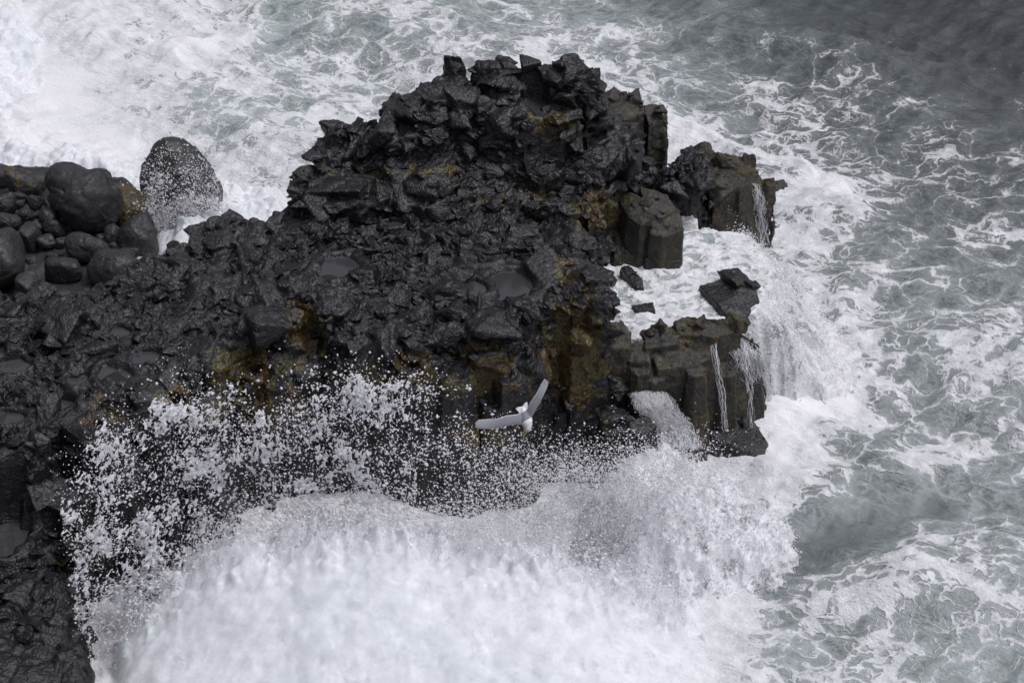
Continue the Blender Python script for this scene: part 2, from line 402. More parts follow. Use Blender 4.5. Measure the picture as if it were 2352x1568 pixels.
# columns down the front face
lip = [(235,1010),(330,910),(420,900),(475,870),(490,785),(600,765),(655,715),(755,720),(780,790),(900,795),(1000,790),(1185,780),(1200,725),(1300,703),(1385,703)]
for a, b in zip(lip[:-1], lip[1:]):
    pa, pb = P(a[0], a[1], 7.7), P(b[0], b[1], 7.7); n = max(2, int(np.linalg.norm(pb-pa)/.8))
    for k in range(n):
        q = pa+(pb-pa)*(k+r.random())/n
        rad = r.uniform(.45, .95); th = r.uniform(0, 6.28); m = r.choice([5, 6])
        top = 7.5-abs(r.gauss(0, 1.6)); q[1] -= r.uniform(-.5, .7)
        pts = [(q[0]+rad*math.cos(th+i*2*PI/m), q[1]+rad*math.sin(th+i*2*PI/m), top+r.gauss(0, .1)) for i in range(m)]
        prism(HS, pts, -1.5, r.uniform(0, .35))
# the plumb corner pillar under the end of the plateau
prism(HS, PL([(1215,712,7.3),(1300,706,7.4),(1380,700,7.5),(1385,640,7.5),(1215,640,7.4)]), 1.0, .25)
prism(HS, PL([(1330,735,6.2),(1392,735,6.4),(1398,700,6.5),(1330,690,6.4)]), .5, .15)
V, N, F = HS.remesh(0.08)
print('remesh', len(V), time.time()-T0)
vis = (V[:, 2] > -.9) & (V[:, 1] > 50) & (V[:, 0] > -44)
V, F, used = cull(V, F, vis); N = N[used]
pk = POOLK[np.clip(((V[:, 1]-gy[0])/DX).astype(int), 0, sh[0]-1), np.clip(((V[:, 0]-gx[0])/DX).astype(int), 0, sh[1]-1)]
V2 = rock_disp(V, N, .85, 0); V = V2*(1-pk[:, None]*.75)+V*pk[:, None]*.75
print('disp', time.time()-T0)
# lichen grows on the spray-side faces
N2 = normals(V, F); U_, V_ = proj(V[:, 0], V[:, 1], V[:, 2])
def gsum(U, Vv, L_):
    r_ = 0
    for (u, v, su, sv, a) in L_: r_ = np.maximum(r_, a*np.exp(-((U-u)/su)**2-((Vv-v)/sv)**2))
    return r_
LG = [(1320,800,75,120,.95),(1120,840,80,60,.62),(950,835,60,30,.6),(850,860,60,40,.45),(700,760,60,90,.6),(560,850,110,70,.62),(480,930,80,50,.62),(620,930,120,60,.55),(400,910,80,40,.6),
  (240,940,60,60,.5),(1380,480,60,60,.68),(1270,280,60,40,.55),(1290,620,35,30,.85),(1180,450,120,30,.42),(880,400,200,20,.35),(1340,500,60,40,.55),(1000,880,300,50,.42),(200,1250,80,60,.35),(1110,1000,80,60,.5),(1000,390,120,15,.45)]
lich = 1.5*gsum(U_, V_, LG)*np.where(N2[:, 2] < .75, 1, .45)*(V[:, 2] < 13)
RV = np.concatenate(RAW.V).astype(np.float32); RF = np.array(RAW.F, np.int32)      # splintered small stone lying on and locked into the rock
RV = RV+np.stack([perlin(RV*2.2, 71), perlin(RV*2.2, 72), perlin(RV*2.2, 73)], 1)*.13+np.stack([perlin(RV*6, 74), perlin(RV*6, 75), perlin(RV*6, 76)], 1)*.05
RFq = np.c_[RF, RF[:, :1]]
ur, vr = proj(RV[:, 0], RV[:, 1], RV[:, 2])
def tri_quad_mesh(name, V, F, RV, RF, lich):
    me = bpy.data.meshes.new(name); nv = len(V)+len(RV); AV = np.concatenate([V, RV])
    me.vertices.add(nv); me.vertices.foreach_set('co', AV.astype(np.float32).ravel())
    li = np.concatenate([F.ravel(), (RF+len(V)).ravel()]).astype(np.int32); me.loops.add(len(li)); me.loops.foreach_set('vertex_index', li)
    ls = np.concatenate([np.arange(0, F.size, 4), F.size+np.arange(0, RF.size, 3)]).astype(np.int32)
    me.polygons.add(len(ls)); me.polygons.foreach_set('loop_start', ls); me.polygons.foreach_set('use_smooth', np.arange(len(ls)) < len(F))
    a = me.attributes.new('lichen', 'FLOAT', 'POINT'); a.data.foreach_set('value', np.asarray(lich, np.float32)); me.update(calc_edges=True); return me
lich = np.r_[lich, gsum(ur, vr, LG)*1.1]
head = link('headland_terrain', tri_quad_mesh('headland', V, F, RV, RF, lich), M_ROCK)
tag(head, 'black broken basalt headland with a stepped hill at its back', None, None, 'structure')
print('headland', len(V), time.time()-T0)

# ------------------------------------------------------------------ sea
FOAM = ["888777334544333221000000","888766556565676434332210","998766666665555544554321","999877766655555976543343",
        "999999866655555886785443","999999975555555886854333","999999955555555888764344","999999955555555888975345",
        "999999955555555899996457","999999955555555689997533","999999955555555687756763","999999999999555966753323",
        "999999999999888865323334","999999999999998887444455","999999999999999975444454","999999999999999986546544"]
MILK = [[8,8,7.5,4,4,4,4,3,2,1,.3,0],[9,8,7,6,5,5,4,4,3,2,1.2,.8],[9,9,8.5,8,6,5,5,6,4,3,2,1.5],[9,9,8,7,6,5,5,8,5,4,3.5,3.5],
        [9,9,8,8,6,5,5,7,6,4,3.5,4],[9,9,9,8,6,5,5,7,5,4,4,4],[9,9,9,9,8,8,7,7,4,3,4,5],[9,9,9,9,9,9,8,7,6,5,5,5]]
FOAMA = np.array([[int(c) for c in r_] for r_ in FOAM], float)/9; MILKA = np.array(MILK, float)/9
def gridlook(A, U, Vv):
    ny, nx = A.shape
    a = np.clip(U/IW*nx-.5, 0, nx-1.001); b = np.clip(Vv/IH*ny-.5, 0, ny-1.001)
    i, j = b.astype(int), a.astype(int); fb, fa = b-i, a-j
    return (A[i, j]*(1-fa)+A[i, j+1]*fa)*(1-fb)+(A[i+1, j]*(1-fa)+A[i+1, j+1]*fa)*fb
# breaking crests and foam seams drawn on the water: (points, height, width, foam)
CREST = [([(1480,195),(1540,255),(1640,262),(1720,285),(1745,330)], .45, .8, .5), ([(1400,190),(1480,205),(1560,240)], .3, .8, .6),
 ([(1640,370),(1720,362),(1830,385),(1900,410),(1945,450),(1950,500)], .45, .8, .55), ([(1545,300),(1600,330),(1560,310)], .5, 1.2, .9),
 ([(240,80),(300,90),(370,115),(425,150),(440,160)], .6, .9, .5), ([(390,115),(470,110),(540,90),(600,40),(590,0)], .6, 1.1, .6),
 ([(600,110),(700,100),(780,115),(810,150)], .3, .6, .4), ([(1150,190),(1230,110),(1290,70),(1340,60)], .35, 1., .5), ([(1340,70),(1360,120),(1340,150),(1280,170)], .3, .8, .45),
 ([(1760,1000),(1780,950),(1800,880)], .5, 1.4, .5), ([(1780,960),(1900,1080),(1960,1100),(2050,1060)], .3, 1, .4),
 ([(1840,640),(1900,680),(1950,720),(1960,760),(1900,790)], .35, .9, .4), ([(1990,340),(1880,260),(1820,240)], .25, 1, .15),
 ([(2060,1060),(2150,1040),(2300,990),(2400,930)], .4, 1.6, .35), ([(2120,1330),(2040,1300),(1990,1290),(1930,1310),(1900,1340)], .45, .9, .6),
 ([(1870,1370),(2000,1340),(2150,1350),(2250,1310),(2360,1290)], .4, 1.1, .45), ([(2130,1290),(2200,1260),(2300,1190),(2400,1150)], .45, 1.2, .4),
 ([(1650,1340),(1800,1350),(1950,1370),(2100,1395)], .3, .8, .35), ([(1700,1480),(1900,1520),(2000,1560)], .3, 1.4, .25), ([(1100,1540),(1350,1500),(1600,1480),(1900,1590)], .4, 1.2, .3),
 ([(2000,380),(2080,440),(2180,500),(2300,520)], .2, 1.2, .25), ([(1900,100),(2100,170),(2250,230),(2400,330)], .3, 1.5, .0), ([(2000,0),(2150,60),(2300,110),(2400,160)], .5, 1.2, .0),
 ([(2020,820),(2150,790),(2300,760)], .25, 1.2, .25), ([(880,110),(960,60),(1080,40)], .2, .7, .2), ([(1860,1260),(1980,1190),(2120,1110)], -.9, 2.4, 0), ([(1850,1130),(2000,1080),(2140,1010)], .5, 1.8, .1), ([(0,100),(80,160),(60,260),(0,330)], 1.2, 1.6, .7), ([(0,330),(100,300),(250,320)], .4, 1.2, .4)]
def seg_dist(X, Y, W_):
    d = np.full(X.shape, 1e9)
    for a, b in zip(W_[:-1], W_[1:]):
        ex, ey = b[0]-a[0], b[1]-a[1]; t = np.clip(((X-a[0])*ex+(Y-a[1])*ey)/(ex*ex+ey*ey+1e-9), 0, 1)
        d = np.minimum(d, np.hypot(X-a[0]-ex*t, Y-a[1]-ey*t))
    return d
def waves(X, Y):
    p = np.stack([X, Y, X*0], 1).astype(np.float32); z = np.zeros(len(X), np.float32)
    rr = random.Random(5)
    wx = X+1.8*perlin(p*.09, 21); wy = Y+1.8*perlin(p*.09, 22)
    for lam, amp, spread, n in ((14, .30, .35, 3), (6.5, .15, .55, 4), (3.0, .07, .7, 5), (1.4, .032, .8, 6), (.75, .012, .8, 6)):
        for k in range(n):
            th = math.radians(62)+rr.gauss(0, spread); l_ = lam*rr.uniform(.75, 1.3)
            s_ = np.sin(2*PI/l_*(wx*math.cos(th)+wy*math.sin(th))+rr.uniform(0, 6.28))
            z += amp*(1-2*np.sqrt(1-.98*(.5+.5*s_)) if lam < 7 else s_)
    return z
def xs(lo, hi, step, far):
    a = list(np.arange(lo, hi, step)); s_ = step
    b = hi; out = []
    while b < far[1]: s_ *= 1.35; b += s_; out.append(b)
    c = lo; pre = []; s_ = step
    while c > far[0]: s_ *= 1.35; c -= s_; pre.append(c)
    return np.array(pre[::-1]+a+out)
wx_, wy_ = xs(-44, 46, .15, (-3000, 3000)), xs(47, 132, .15, (-60, 5000))
WX, WY = np.meshgrid(wx_, wy_); wsh = WX.shape; wX, wY = WX.ravel(), WY.ravel()
wz = waves(wX, wY)*np.exp(-np.maximum(0, np.hypot(wX, wY-90)-60)/120)
u_, v_ = proj(wX, wY, np.zeros_like(wX))
near = (wY > 40) & (np.abs(wX) < 80) & (wY < 200)
u_ = np.where(near, u_, 2350.); v_ = np.where(near, v_, 0.)
Fm = gridlook(FOAMA, u_, v_); Mk = gridlook(MILKA, u_, v_)*np.where(u_ > 1700, .8, 1)+.03
p3 = np.stack([wX, wY, wX*0], 1).astype(np.float32)
jx = .9*fbm(p3*.35, 3, 30); jy = .9*fbm(p3*.35, 3, 33)
crf = np.zeros_like(wX)
for pts, hgt, wd, fo in CREST:
    d = seg_dist(wX+jx*.8, wY+jy*.8, PL([(a, b, 0) for a, b in pts]))
    wz += hgt*.6*np.exp(-(d/wd)**2); Fm = Fm*(1-.5*np.exp(-(d/wd)**2)*(hgt < 0)); crf = np.maximum(crf, fo*np.exp(-(d/(wd*.45))**2)); crf = np.maximum(crf, fo*.55*np.exp(-(d/(wd*1.4))**2))
Fm = np.clip(Fm*(1-.0*crf)+crf*.55, 0, 1)
# white water piles up against the rock
Hs = np.where((wX > gx[0]+1) & (wX < gx[-1]-1) & (wY > gy[0]+1) & (wY < gy[-1]-1), hsample(wX, wY), -3)
rough = sstep(.5, .95, Fm)
wz += rough*(.10*fbm(p3*.9, 4, 50, .6)+.05*np.abs(fbm(p3*2.2, 3, 55, .6)))
Fm = np.clip(Fm+.16*fbm(p3*.22, 3, 70), 0, 1)
wz = np.where((wz < -.4) & (wX < -22), -.4+(wz+.4)*.25, wz)
i_ = np.arange(wX.size).reshape(wsh)
WF = np.stack([i_[:-1, :-1].ravel(), i_[:-1, 1:].ravel(), i_[1:, 1:].ravel(), i_[1:, :-1].ravel()], 1)

def mat_water(name, streak=False):
    m = NT(name); p = m.pos(); F_ = m.attr('foam'); K = m.attr('milk')
    w1 = m.vmath('SUBTRACT', m.noise(p, .35, 3, .55, 0, True), (.5, .5, .5)); w2 = m.vmath('SUBTRACT', m.noise(p, 1.6, 3, .55, 0, True), (.5, .5, .5))
    q = m.vmath('ADD', p, m.vmath('ADD', m.vmath('SCALE', w1, 4.2), m.vmath('SCALE', w2, .85)))
    q = m.vmath('MULTIPLY', q, (.8, 1.15, .6))
    dA = m.vor(q, .42); dB = m.vor(q, 1.05); dC = m.vor(q, 2.7)
    wid = m.mr(m.noise(p, .4, 4, .6), .3, .7, .35, 1.9, False)
    LA = m.math('SUBTRACT', 1.0, m.math('MULTIPLY', dA, m.math('DIVIDE', 3.6, wid)))
    LB = m.math('SUBTRACT', .90, m.math('MULTIPLY', dB, m.math('DIVIDE', 3.2, wid)))
    LC = m.math('SUBTRACT', .66, m.math('MULTIPLY', dC, 2.4))
    Lc = m.math('MAXIMUM', m.math('MAXIMUM', LA, LB), LC)
    patch = m.math('MULTIPLY', m.math('SUBTRACT', m.noise(p, .2, 5, .62), .5), 1.25)
    patch2 = m.math('MULTIPLY', m.math('SUBTRACT', m.noise(q, 1.3, 5, .62), .5), .55)
    F2 = m.math('ADD', F_, m.math('ADD', patch, patch2))
    T = m.math('SUBTRACT', m.math('SUBTRACT', 1.20, m.math('MULTIPLY', F2, .88)), m.mr(F_, .72, 1.0, 0, .6))
    fine = m.math('MULTIPLY', m.math('SUBTRACT', m.noise(p, 6.0, 4, .65), .5), .4)
    df = m.math('ADD', m.math('SUBTRACT', Lc, T), fine)
    foam = m.mr(df, -.03, .20); veil = m.math('MULTIPLY', m.mr(df, -.75, .25), m.mr(F_, .0, .3))
    foam = m.math('MULTIPLY', foam, m.mr(F_, .0, .12))
    # thin old foam, half dissolved
    tone = m.mr(m.noise(p, 1.8, 6, .7), .3, .7, .48, 1.0)
    foam = m.math('MULTIPLY', foam, m.math('MAXIMUM', tone, m.mr(F_, .75, 1., 0, 1)))
    deep = m.mixc(K, (.055, .062, .067, 1), (.35, .40, .395, 1))
    var = m.mr(m.noise(p, .16, 4, .6), .25, .75, .72, 1.2, False)
    deep = m.mixc(1.0, deep, m.n('ShaderNodeCombineColor').outputs[0], 'MULTIPLY') if False else deep
    veilk = m.math('MULTIPLY', veil, m.mr(K, 0, .6, .10, .60))
    base = m.mixc(veilk, deep, (.60, .66, .66, 1))
    col = m.mixc(foam, base, (.86, .86, .88, 1))
    ro = m.mr(foam, .0, .6, .16, .65)
    rt = m.n('ShaderNodeVectorRotate', rotation_type='Z_AXIS'); m.set(rt.inputs['Vector'], p); rt.inputs['Angle'].default_value = math.radians(28)
    wv = m.noise(m.vmath('MULTIPLY', rt.outputs[0], (.8, 2.3, 1)), 1.7, 5, .6)
    wv2 = m.noise(m.vmath('MULTIPLY', rt.outputs[0], (.7, 1.9, 1)), 6.0, 4, .6)
    h = m.math('ADD', m.math('ADD', m.math('MULTIPLY', wv, 1.0), m.math('MULTIPLY', wv2, .4)), m.math('MULTIPLY', foam, .35))
    h = m.math('ADD', h, m.math('MULTIPLY', m.noise(p, 9, 4, .6), m.mr(foam, 0, 1, .08, .4)))
    nr = m.bump(h, .85, .2)
    sh_ = m.bsdf(col, ro, nr, .5, IOR=1.33)
    return m.end(sh_)
M_WATER = mat_water('sea_water')
sea = link('sea_water', mesh_np('sea', np.stack([wX, wY, wz], 1), WF, True, {'foam': Fm, 'milk': Mk}), M_WATER)
tag(sea, 'grey green sea streaked with lacy white foam round the rocks', None, None, 'structure')
print('sea', len(wX), time.time()-T0)

# ------------------------------------------------------------------ water on the rock shelf, pouring over its seaward edge
sx_ = np.arange(3, 24, .08); sy_ = np.arange(70, 97, .08); SX, SY = np.meshgrid(sx_, sy_); ssh = SX.shape
POOLP = PL([(1300,525,4.5),(1420,520,4.5),(1500,560,4.5),(1560,560,4.5),(1560,470,4.5),(1520,440,4.5),(1590,405,4.6),(1610,440,4.6),(1580,480,4.5),(1610,520,4.4),(1690,540,4.3),(1745,590,4.1),(1760,660,4.1),(1730,730,4.2),(1690,742,4.3),(1560,775,4.5),(1400,780,4.5),(1340,700,4.5),(1330,600,4.5)])
s_ = poly_sd(SX, SY, POOLP); q3 = np.stack([SX.ravel(), SY.ravel(), SX.ravel()*0], 1)
nz = fbm(q3*.5, 3, 81).reshape(ssh)
d_ = np.maximum(0, -(s_+.5*nz)); Wc = 3.2+.8*nz
right = sstep(-1.2, .8, SX-10.2)*sstep(75.8, 77.6, SY+.5*nz)
fall = 4.45*np.clip(1-(d_/Wc)**1.35, -1, 1)
fall = np.where(d_ > Wc, -.5*(d_-Wc)-0.05, fall)
edge = np.where(d_ > 0, 4.45-d_*7, 4.45)
pz = edge*(1-right)+fall*right
th_ = np.arctan2(SY-80, SX-10)
strk = fbm(np.stack([th_.ravel()*16, d_.ravel()*.6, d_.ravel()*0], 1), 4, 90).reshape(ssh)
lum = fbm(q3*1.1, 4, 84, .6).reshape(ssh)
st2 = fbm(np.stack([th_.ravel()*42, d_.ravel()*.9, d_.ravel()*0], 1), 4, 93, .65).reshape(ssh)
flw = fbm(np.stack([SX.ravel()*.55+.6*nz.ravel(), SY.ravel()*1.7+1.2*nz.ravel(), SX.ravel()*0], 1), 5, 96, .65).reshape(ssh)
pz = pz+.14*lum*(1-.6*right)+(.10*strk+.10*st2)*sstep(0, .8, d_)*right+.05*flw
ff = np.where((d_ > .1) & (right > .2), .80+.20*strk+.30*st2+.25*sstep(1.5, 3.5, d_), .82+.42*flw+.15*lum)
keep = ((SX < 24) & (pz > -.6)).ravel()
i_ = np.arange(SX.size).reshape(ssh); PF = np.stack([i_[:-1, :-1].ravel(), i_[:-1, 1:].ravel(), i_[1:, 1:].ravel(), i_[1:, :-1].ravel()], 1)
pv, pf, us = cull(np.stack([SX.ravel(), SY.ravel(), pz.ravel()], 1), PF, keep & ~((pz.ravel() < 3.6) & (right.ravel() < .4)))
shelfw = link('shelf_water', mesh_np('shelf_water', pv, pf, True, {'foam': np.clip(ff.ravel()[us], 0, 1), 'milk': np.full(us.sum(), .85)}), M_WATER)
tag(shelfw, 'white churning water flooding the rock shelf and pouring off its edge', None, None, 'structure')

# ------------------------------------------------------------------ rain pools on the headland
mp = NT('pool_water'); pp = mp.pos()
M_POOL = mp.end(mp.bsdf((.045, .045, .05, 1), .05, mp.bump(mp.noise(pp, 14, 2), .08, .02), 1.0))
for (x, y, z, a, b, _) in POOLW:
    bm = bmesh.new(); vs = [bm.verts.new((a*.76*math.cos(t)*(1+.12*math.sin(3*t+x)), b*.70*math.sin(t)*(1+.12*math.cos(2*t+y)), 0)) for t in np.linspace(0, 2*PI, 40)[:-1]]
    bm.faces.new(vs); mm = bpy.data.meshes.new('rock_pool'); bm.to_mesh(mm); bm.free()
    o = link('rock_pool_water', mm, M_POOL); o.location = (x, y, z); tag(o, None, None, None, 'structure')

# ------------------------------------------------------------------ separate rocks
def build_rock(name, label, cat, prisms, blocks=(), mat=None, vox=.08, amp=.6, big=1.0, lich=0.2, seed=1, group=None, columns=False, base=-1.0, wet=None, fine=1.0):
    s = Soup(); r = random.Random(seed)
    for pts, w_ in prisms: prism(s, PL(pts), base, w_)
    for (u, v, z, sx, sy, sz, t) in blocks: block(s, P(u, v, z), (sx, sy, sz), t, r)
    V, N, F = s.remesh(vox)
    vis = V[:, 2] > base+.12
    V, F, us = cull(V, F, vis); N = N[us]
    V = rock_disp(V, N, amp, seed*7, big, 1.0, fine)
    RS = Soup(); nr_ = int(len(V)/260); pick = [i for i in r.sample(range(len(V)), nr_*2) if N[i, 2] > .25 and V[i, 2] > base+.8][:nr_] if nr_ else []
    for i in pick:
        z_ = .20*math.exp(r.gauss(0, .5))*min(1.3, max(.7, big)); block(RS, V[i]-N[i]*z_*.15, (z_*1.6, z_*1.3, z_*.8), .35, r, True)
    n2 = fbm(V*.6, 3, seed)
    org = np.array([V[:, 0].mean(), V[:, 1].mean(), V[:, 2].min()])
    la = np.clip(lich+.25*n2, 0, 1)
    if RS.V:
        rv = np.concatenate(RS.V).astype(np.float32); mm = tri_quad_mesh(name, V-org, F, rv-org.astype(np.float32), np.array(RS.F, np.int32), np.r_[la, np.full(len(rv), lich*.5)])
    else: mm = mesh_np(name, V-org, F, True, {'lichen': la})
    o = link(name, mm, mat or M_ROCK); o.location = org
    return tag(o, label, cat, group)
build_rock('rock_pillar', 'tall flat-faced brown slab split down the middle above the white pool', 'rock',
  [([(1415,448,7.3),(1450,438,7.6),(1480,452,7.5),(1500,500,6.9),(1470,520,6.6),(1440,500,6.8)], .25),
   ([(1468,425,7.6),(1500,432,7.6),(1535,448,7.3),(1556,480,6.9),(1520,500,6.9),(1480,480,7.2)], .3),
   ([(1505,500,6.8),(1560,485,6.8),(1571,515,6.5),(1568,530,6.3),(1520,545,6.2),(1490,535,6.3)], .1)], (), M_BROWN, .065, .5, 1.3, .3, 3, None, base=3.0, fine=.7)
build_rock('rock_outcrop', 'domed brown outcrop with a thin waterfall down its seaward side', 'rock',
  [([(1590,362,5.0),(1605,336,5.2),(1650,350,5.2),(1700,356,4.9),(1745,392,4.5),(1752,420,3.9),(1700,430,4.9),(1650,400,5.3)], .3),
   ([(1600,385,5.4),(1650,395,5.5),(1700,425,5.0),(1748,415,3.8),(1765,430,3.3),(1780,480,2.2),(1783,520,.9),(1750,540,.6),(1700,525,1.9),(1640,470,4.6)], .25),
   ([(1572,465,5.2),(1595,445,5.6),(1650,450,5.2),(1720,505,3.2),(1735,535,1.2),(1680,535,2.2),(1620,522,3.6),(1575,495,4.6)], .35)],
  [(1615,350,5.0,1.2,1.2,1,.4),(1660,375,5.2,1.6,1.1,.9,.4),(1720,380,4.6,1.4,1.2,1.2,.4),(1590,400,5.4,1.1,1.1,.9,.4),(1640,430,5.3,1.5,1.3,.9,.4),(1755,455,3,.9,1.4,2.4,.15)], M_BROWN, .065, .7, 1.1, .4, 4)
build_rock('rock_block', 'stacked angular brown blocks behind the right shoulder of the hill', 'rock',
  [([(1368,222,8.9),(1385,208,9.1),(1440,206,9.2),(1475,225,8.9),(1480,260,8.4),(1400,290,8.6),(1370,270,8.8)], .25),
   ([(1475,240,8.3),(1500,236,8.3),(1534,250,7.9),(1536,275,7.3),(1490,285,7.8)], .12),
   ([(1480,290,7.4),(1510,272,7.5),(1533,280,7.3),(1530,308,6.8),(1485,305,6.9)], .15)],
  [(1400,225,9,1.3,1.1,1,.3),(1450,225,8.9,1.2,1.3,1.1,.3),(1508,255,8,1.2,1,.9,.3),(1430,300,8.4,1.6,1.4,1,.3)], M_BROWN, .07, .7, 1.0, .3, 5)
build_rock('rock_slab', 'low dark rock at the rim of the white pool with water sheeting over it', 'rock',
  [([(1605,655,4.75),(1650,640,5.0),(1700,632,5.1),(1735,655,4.9),(1745,690,4.6),(1700,715,4.6),(1650,700,4.8)], .4), ([(1650,700,4.9),(1700,695,5.0),(1728,708,4.7),(1715,728,4.5),(1675,732,4.5)], .5),
   ([(1660,690,4.5),(1740,685,4.4),(1748,715,3.6),(1720,745,2.8),(1690,735,3.4)], .3)], [(1690,650,4.8,2,1.4,.9,.2)], M_ROCK, .07, .38, 1.1, .05, 6)
build_rock('rock_ledge', 'column-sided ledge at the front of the pool with waterfalls over it', 'rock',
  [([(1395,740,5.9),(1430,735,5.9),(1450,760,5.6),(1448,800,5.2),(1400,800,5.4)], .12),
   ([(1440,790,5.0),(1490,785,5.0),(1495,830,4.6),(1445,830,4.6)], .1),
   ([(1480,770,5.2),(1550,745,5.3),(1560,790,5.0),(1480,800,5.0)], .1),
   ([(1545,735,5.6),(1570,725,5.7),(1650,728,5.6),(1690,728,5.4),(1705,760,5.0),(1640,775,5.1),(1560,768,5.2)], .12),
   ([(1490,790,4.9),(1560,775,5.0),(1640,780,4.9),(1652,810,4.4),(1600,840,4.3),(1510,850,4.2)], .35),
   ([(1485,820,4.3),(1530,810,4.4),(1555,840,4.0),(1548,860,3.8),(1490,850,4.0)], .2),
   ([(1650,765,4.7),(1700,760,4.6),(1745,790,3.9),(1757,840,2.7),(1700,860,2.8),(1655,840,3.6)], .5)]
  + [([(u-22,v-12,z),(u+4,v-18,z+.1),(u+24,v-6,z),(u+22,v+12,z-.15),(u-4,v+18,z-.2),(u-22,v+8,z-.1)], w_) for (u,v,z,w_) in
     [(1505,862,3.9,.35),(1600,850,4.2,.5),(1668,850,3.5,.3),(1728,868,2.2,.5),(1470,845,4.3,.15)]],
  [(1515,750,5.2,1.6,1.1,.9,.2),(1620,740,5.4,1.6,1,.8,.2),(1690,745,5.1,1.2,1.1,1,.3),(1500,770,5,1.2,1,.9,.3)], M_BROWN, .06, .6, .9, .42, 8)
build_rock('rock_column', 'narrow grey column standing against the mossy corner of the headland', 'rock',
  [([(1395,770,5.6),(1440,768,5.4),(1452,800,4.9),(1440,830,4.6),(1398,820,4.8)], .15)], [(1415,760,5.5,1.0,1.0,.9,.2)], M_ROCK, .065, .35, .9, .3, 9, base=.3)
build_rock('wet_boulder', 'broad dark boulder under the cascade below the ledge', 'rock',
  [([(1375,960,2.6),(1420,945,2.8),(1440,960,2.6),(1445,990,2.2),(1390,1000,2.2)], .3), ([(1445,960,2.7),(1490,950,2.8),(1510,980,2.3),(1480,1000,2.1),(1445,990,2.3)], .25)],
  [(1410,965,2.5,1.6,1.2,.9,.3)], M_ROCK, .065, .35, 1., .15, 10)
build_rock('wave_washed_rock', 'low black rock apron washed by backwash below the ledge', 'rock',
  [([(1540,960,.8),(1640,950,.9),(1730,965,.6),(1760,1010,.3),(1758,1045,.1),(1700,1030,.3),(1620,990,.6)], .8)], (), M_ROCK, .07, .3, 1.5, .0, 11, fine=.5)
build_rock('small_rock', 'small dark rock with water curling round it in the white pool', 'rock',
  [([(1425,612,4.9),(1445,606,4.9),(1475,640,4.8),(1480,662,4.65),(1455,655,4.7)], .12)], (), M_ROCK, .05, .3, .7, 0, 12, base=3.5)
build_rock('small_rock', 'flat rock barely showing in the middle of the white pool', 'rock',
  [([(1450,700,4.62),(1500,692,4.68),(1505,712,4.6),(1460,714,4.58)], .15)], (), M_ROCK, .05, .25, .7, 0, 13, base=3.5)
build_rock('small_rock', 'rounded wet rock lying at the foot of the tall brown slab', 'rock',
  [([(1480,590,5.0),(1520,580,5.1),(1565,590,4.9),(1560,602,4.7),(1490,606,4.7)], .3)], (), M_ROCK, .06, .4, .8, 0.1, 14, base=3.5)
build_rock('small_rock', 'wet rock with foam running off it between the slab and the headland', 'rock',
  [([(1390,545,5.4),(1430,530,5.7),(1470,560,5.4),(1470,590,4.9),(1410,590,4.9)], .3), ([(1325,560,5.4),(1380,540,5.6),(1400,570,5.2),(1370,600,4.9)], .3)], (), M_ROCK, .065, .45, .8, 0.3, 15, base=3.5)
build_rock('sunken_rock', 'half sunken black rock in the foam seaward of the outcrop', 'rock',
  [([(1760,415,.7),(1800,410,.6),(1818,428,.35),(1790,440,.3),(1760,436,.5)], .5)], (), M_ROCK, .08, .5, 1., 0, 16)
build_rock('sunken_rock', 'rounded rock awash far out beyond the foam at the top left', 'rock',
  [([(585,100,-.8),(605,96,-.75),(622,101,-.75),(615,106,-.8),(592,106,-.85)], .9)], (), M_ROCK, .08, .4, 1., 0, 17, base=-1.5)

# ------------------------------------------------------------------ boulder beach
bx_, by_ = np.arange(-52, -12, .2), np.arange(72, 103, .2); BX, BY = np.meshgrid(bx_, by_)
b3 = np.stack([BX.ravel(), BY.ravel(), BX.ravel()*0], 1)
bz = (1.1+.35*fbm(b3*.5, 4, 140)+.1*np.abs(fbm(b3*2.5, 3, 144))).reshape(BX.shape)
uu, vv = proj(BX, BY, BX*0)
bz = bz-2.6*sstep(-1.0, 3.0, BY-(98.5-.30*np.maximum(0, BX+27)))-2.6*sstep(-21.5, -19, BX)
i_ = np.arange(BX.size).reshape(BX.shape)
o = link('beach_ground', mesh_np('beach', np.stack([BX.ravel(), BY.ravel(), bz.ravel()], 1), np.stack([i_[:-1, :-1].ravel(), i_[:-1, 1:].ravel(), i_[1:, 1:].ravel(), i_[1:, :-1].ravel()], 1), True, {'lichen': np.zeros(BX.size)}), M_BOULD)
tag(o, 'dark stony beach under the boulders', None, None, 'structure')
me = bpy.data.meshes.new('beach_pool'); q = P(140, 640, 1.18); me.from_pydata([(q[0]+1.9*math.cos(t), q[1]+4.5*math.sin(t), 1.22) for t in np.linspace(0, 2*PI, 33)[:-1]], [], [tuple(range(32))])
tag(link('rock_pool_water', me, M_POOL), None, None, None, 'structure')
bm = bmesh.new(); bmesh.ops.create_icosphere(bm, subdivisions=6, radius=1); bm.verts.ensure_lookup_table()
ICO = np.array([v.co[:] for v in bm.verts]); ICOF = np.array([[v.index for v in f.verts] for f in bm.faces]); bm.free()
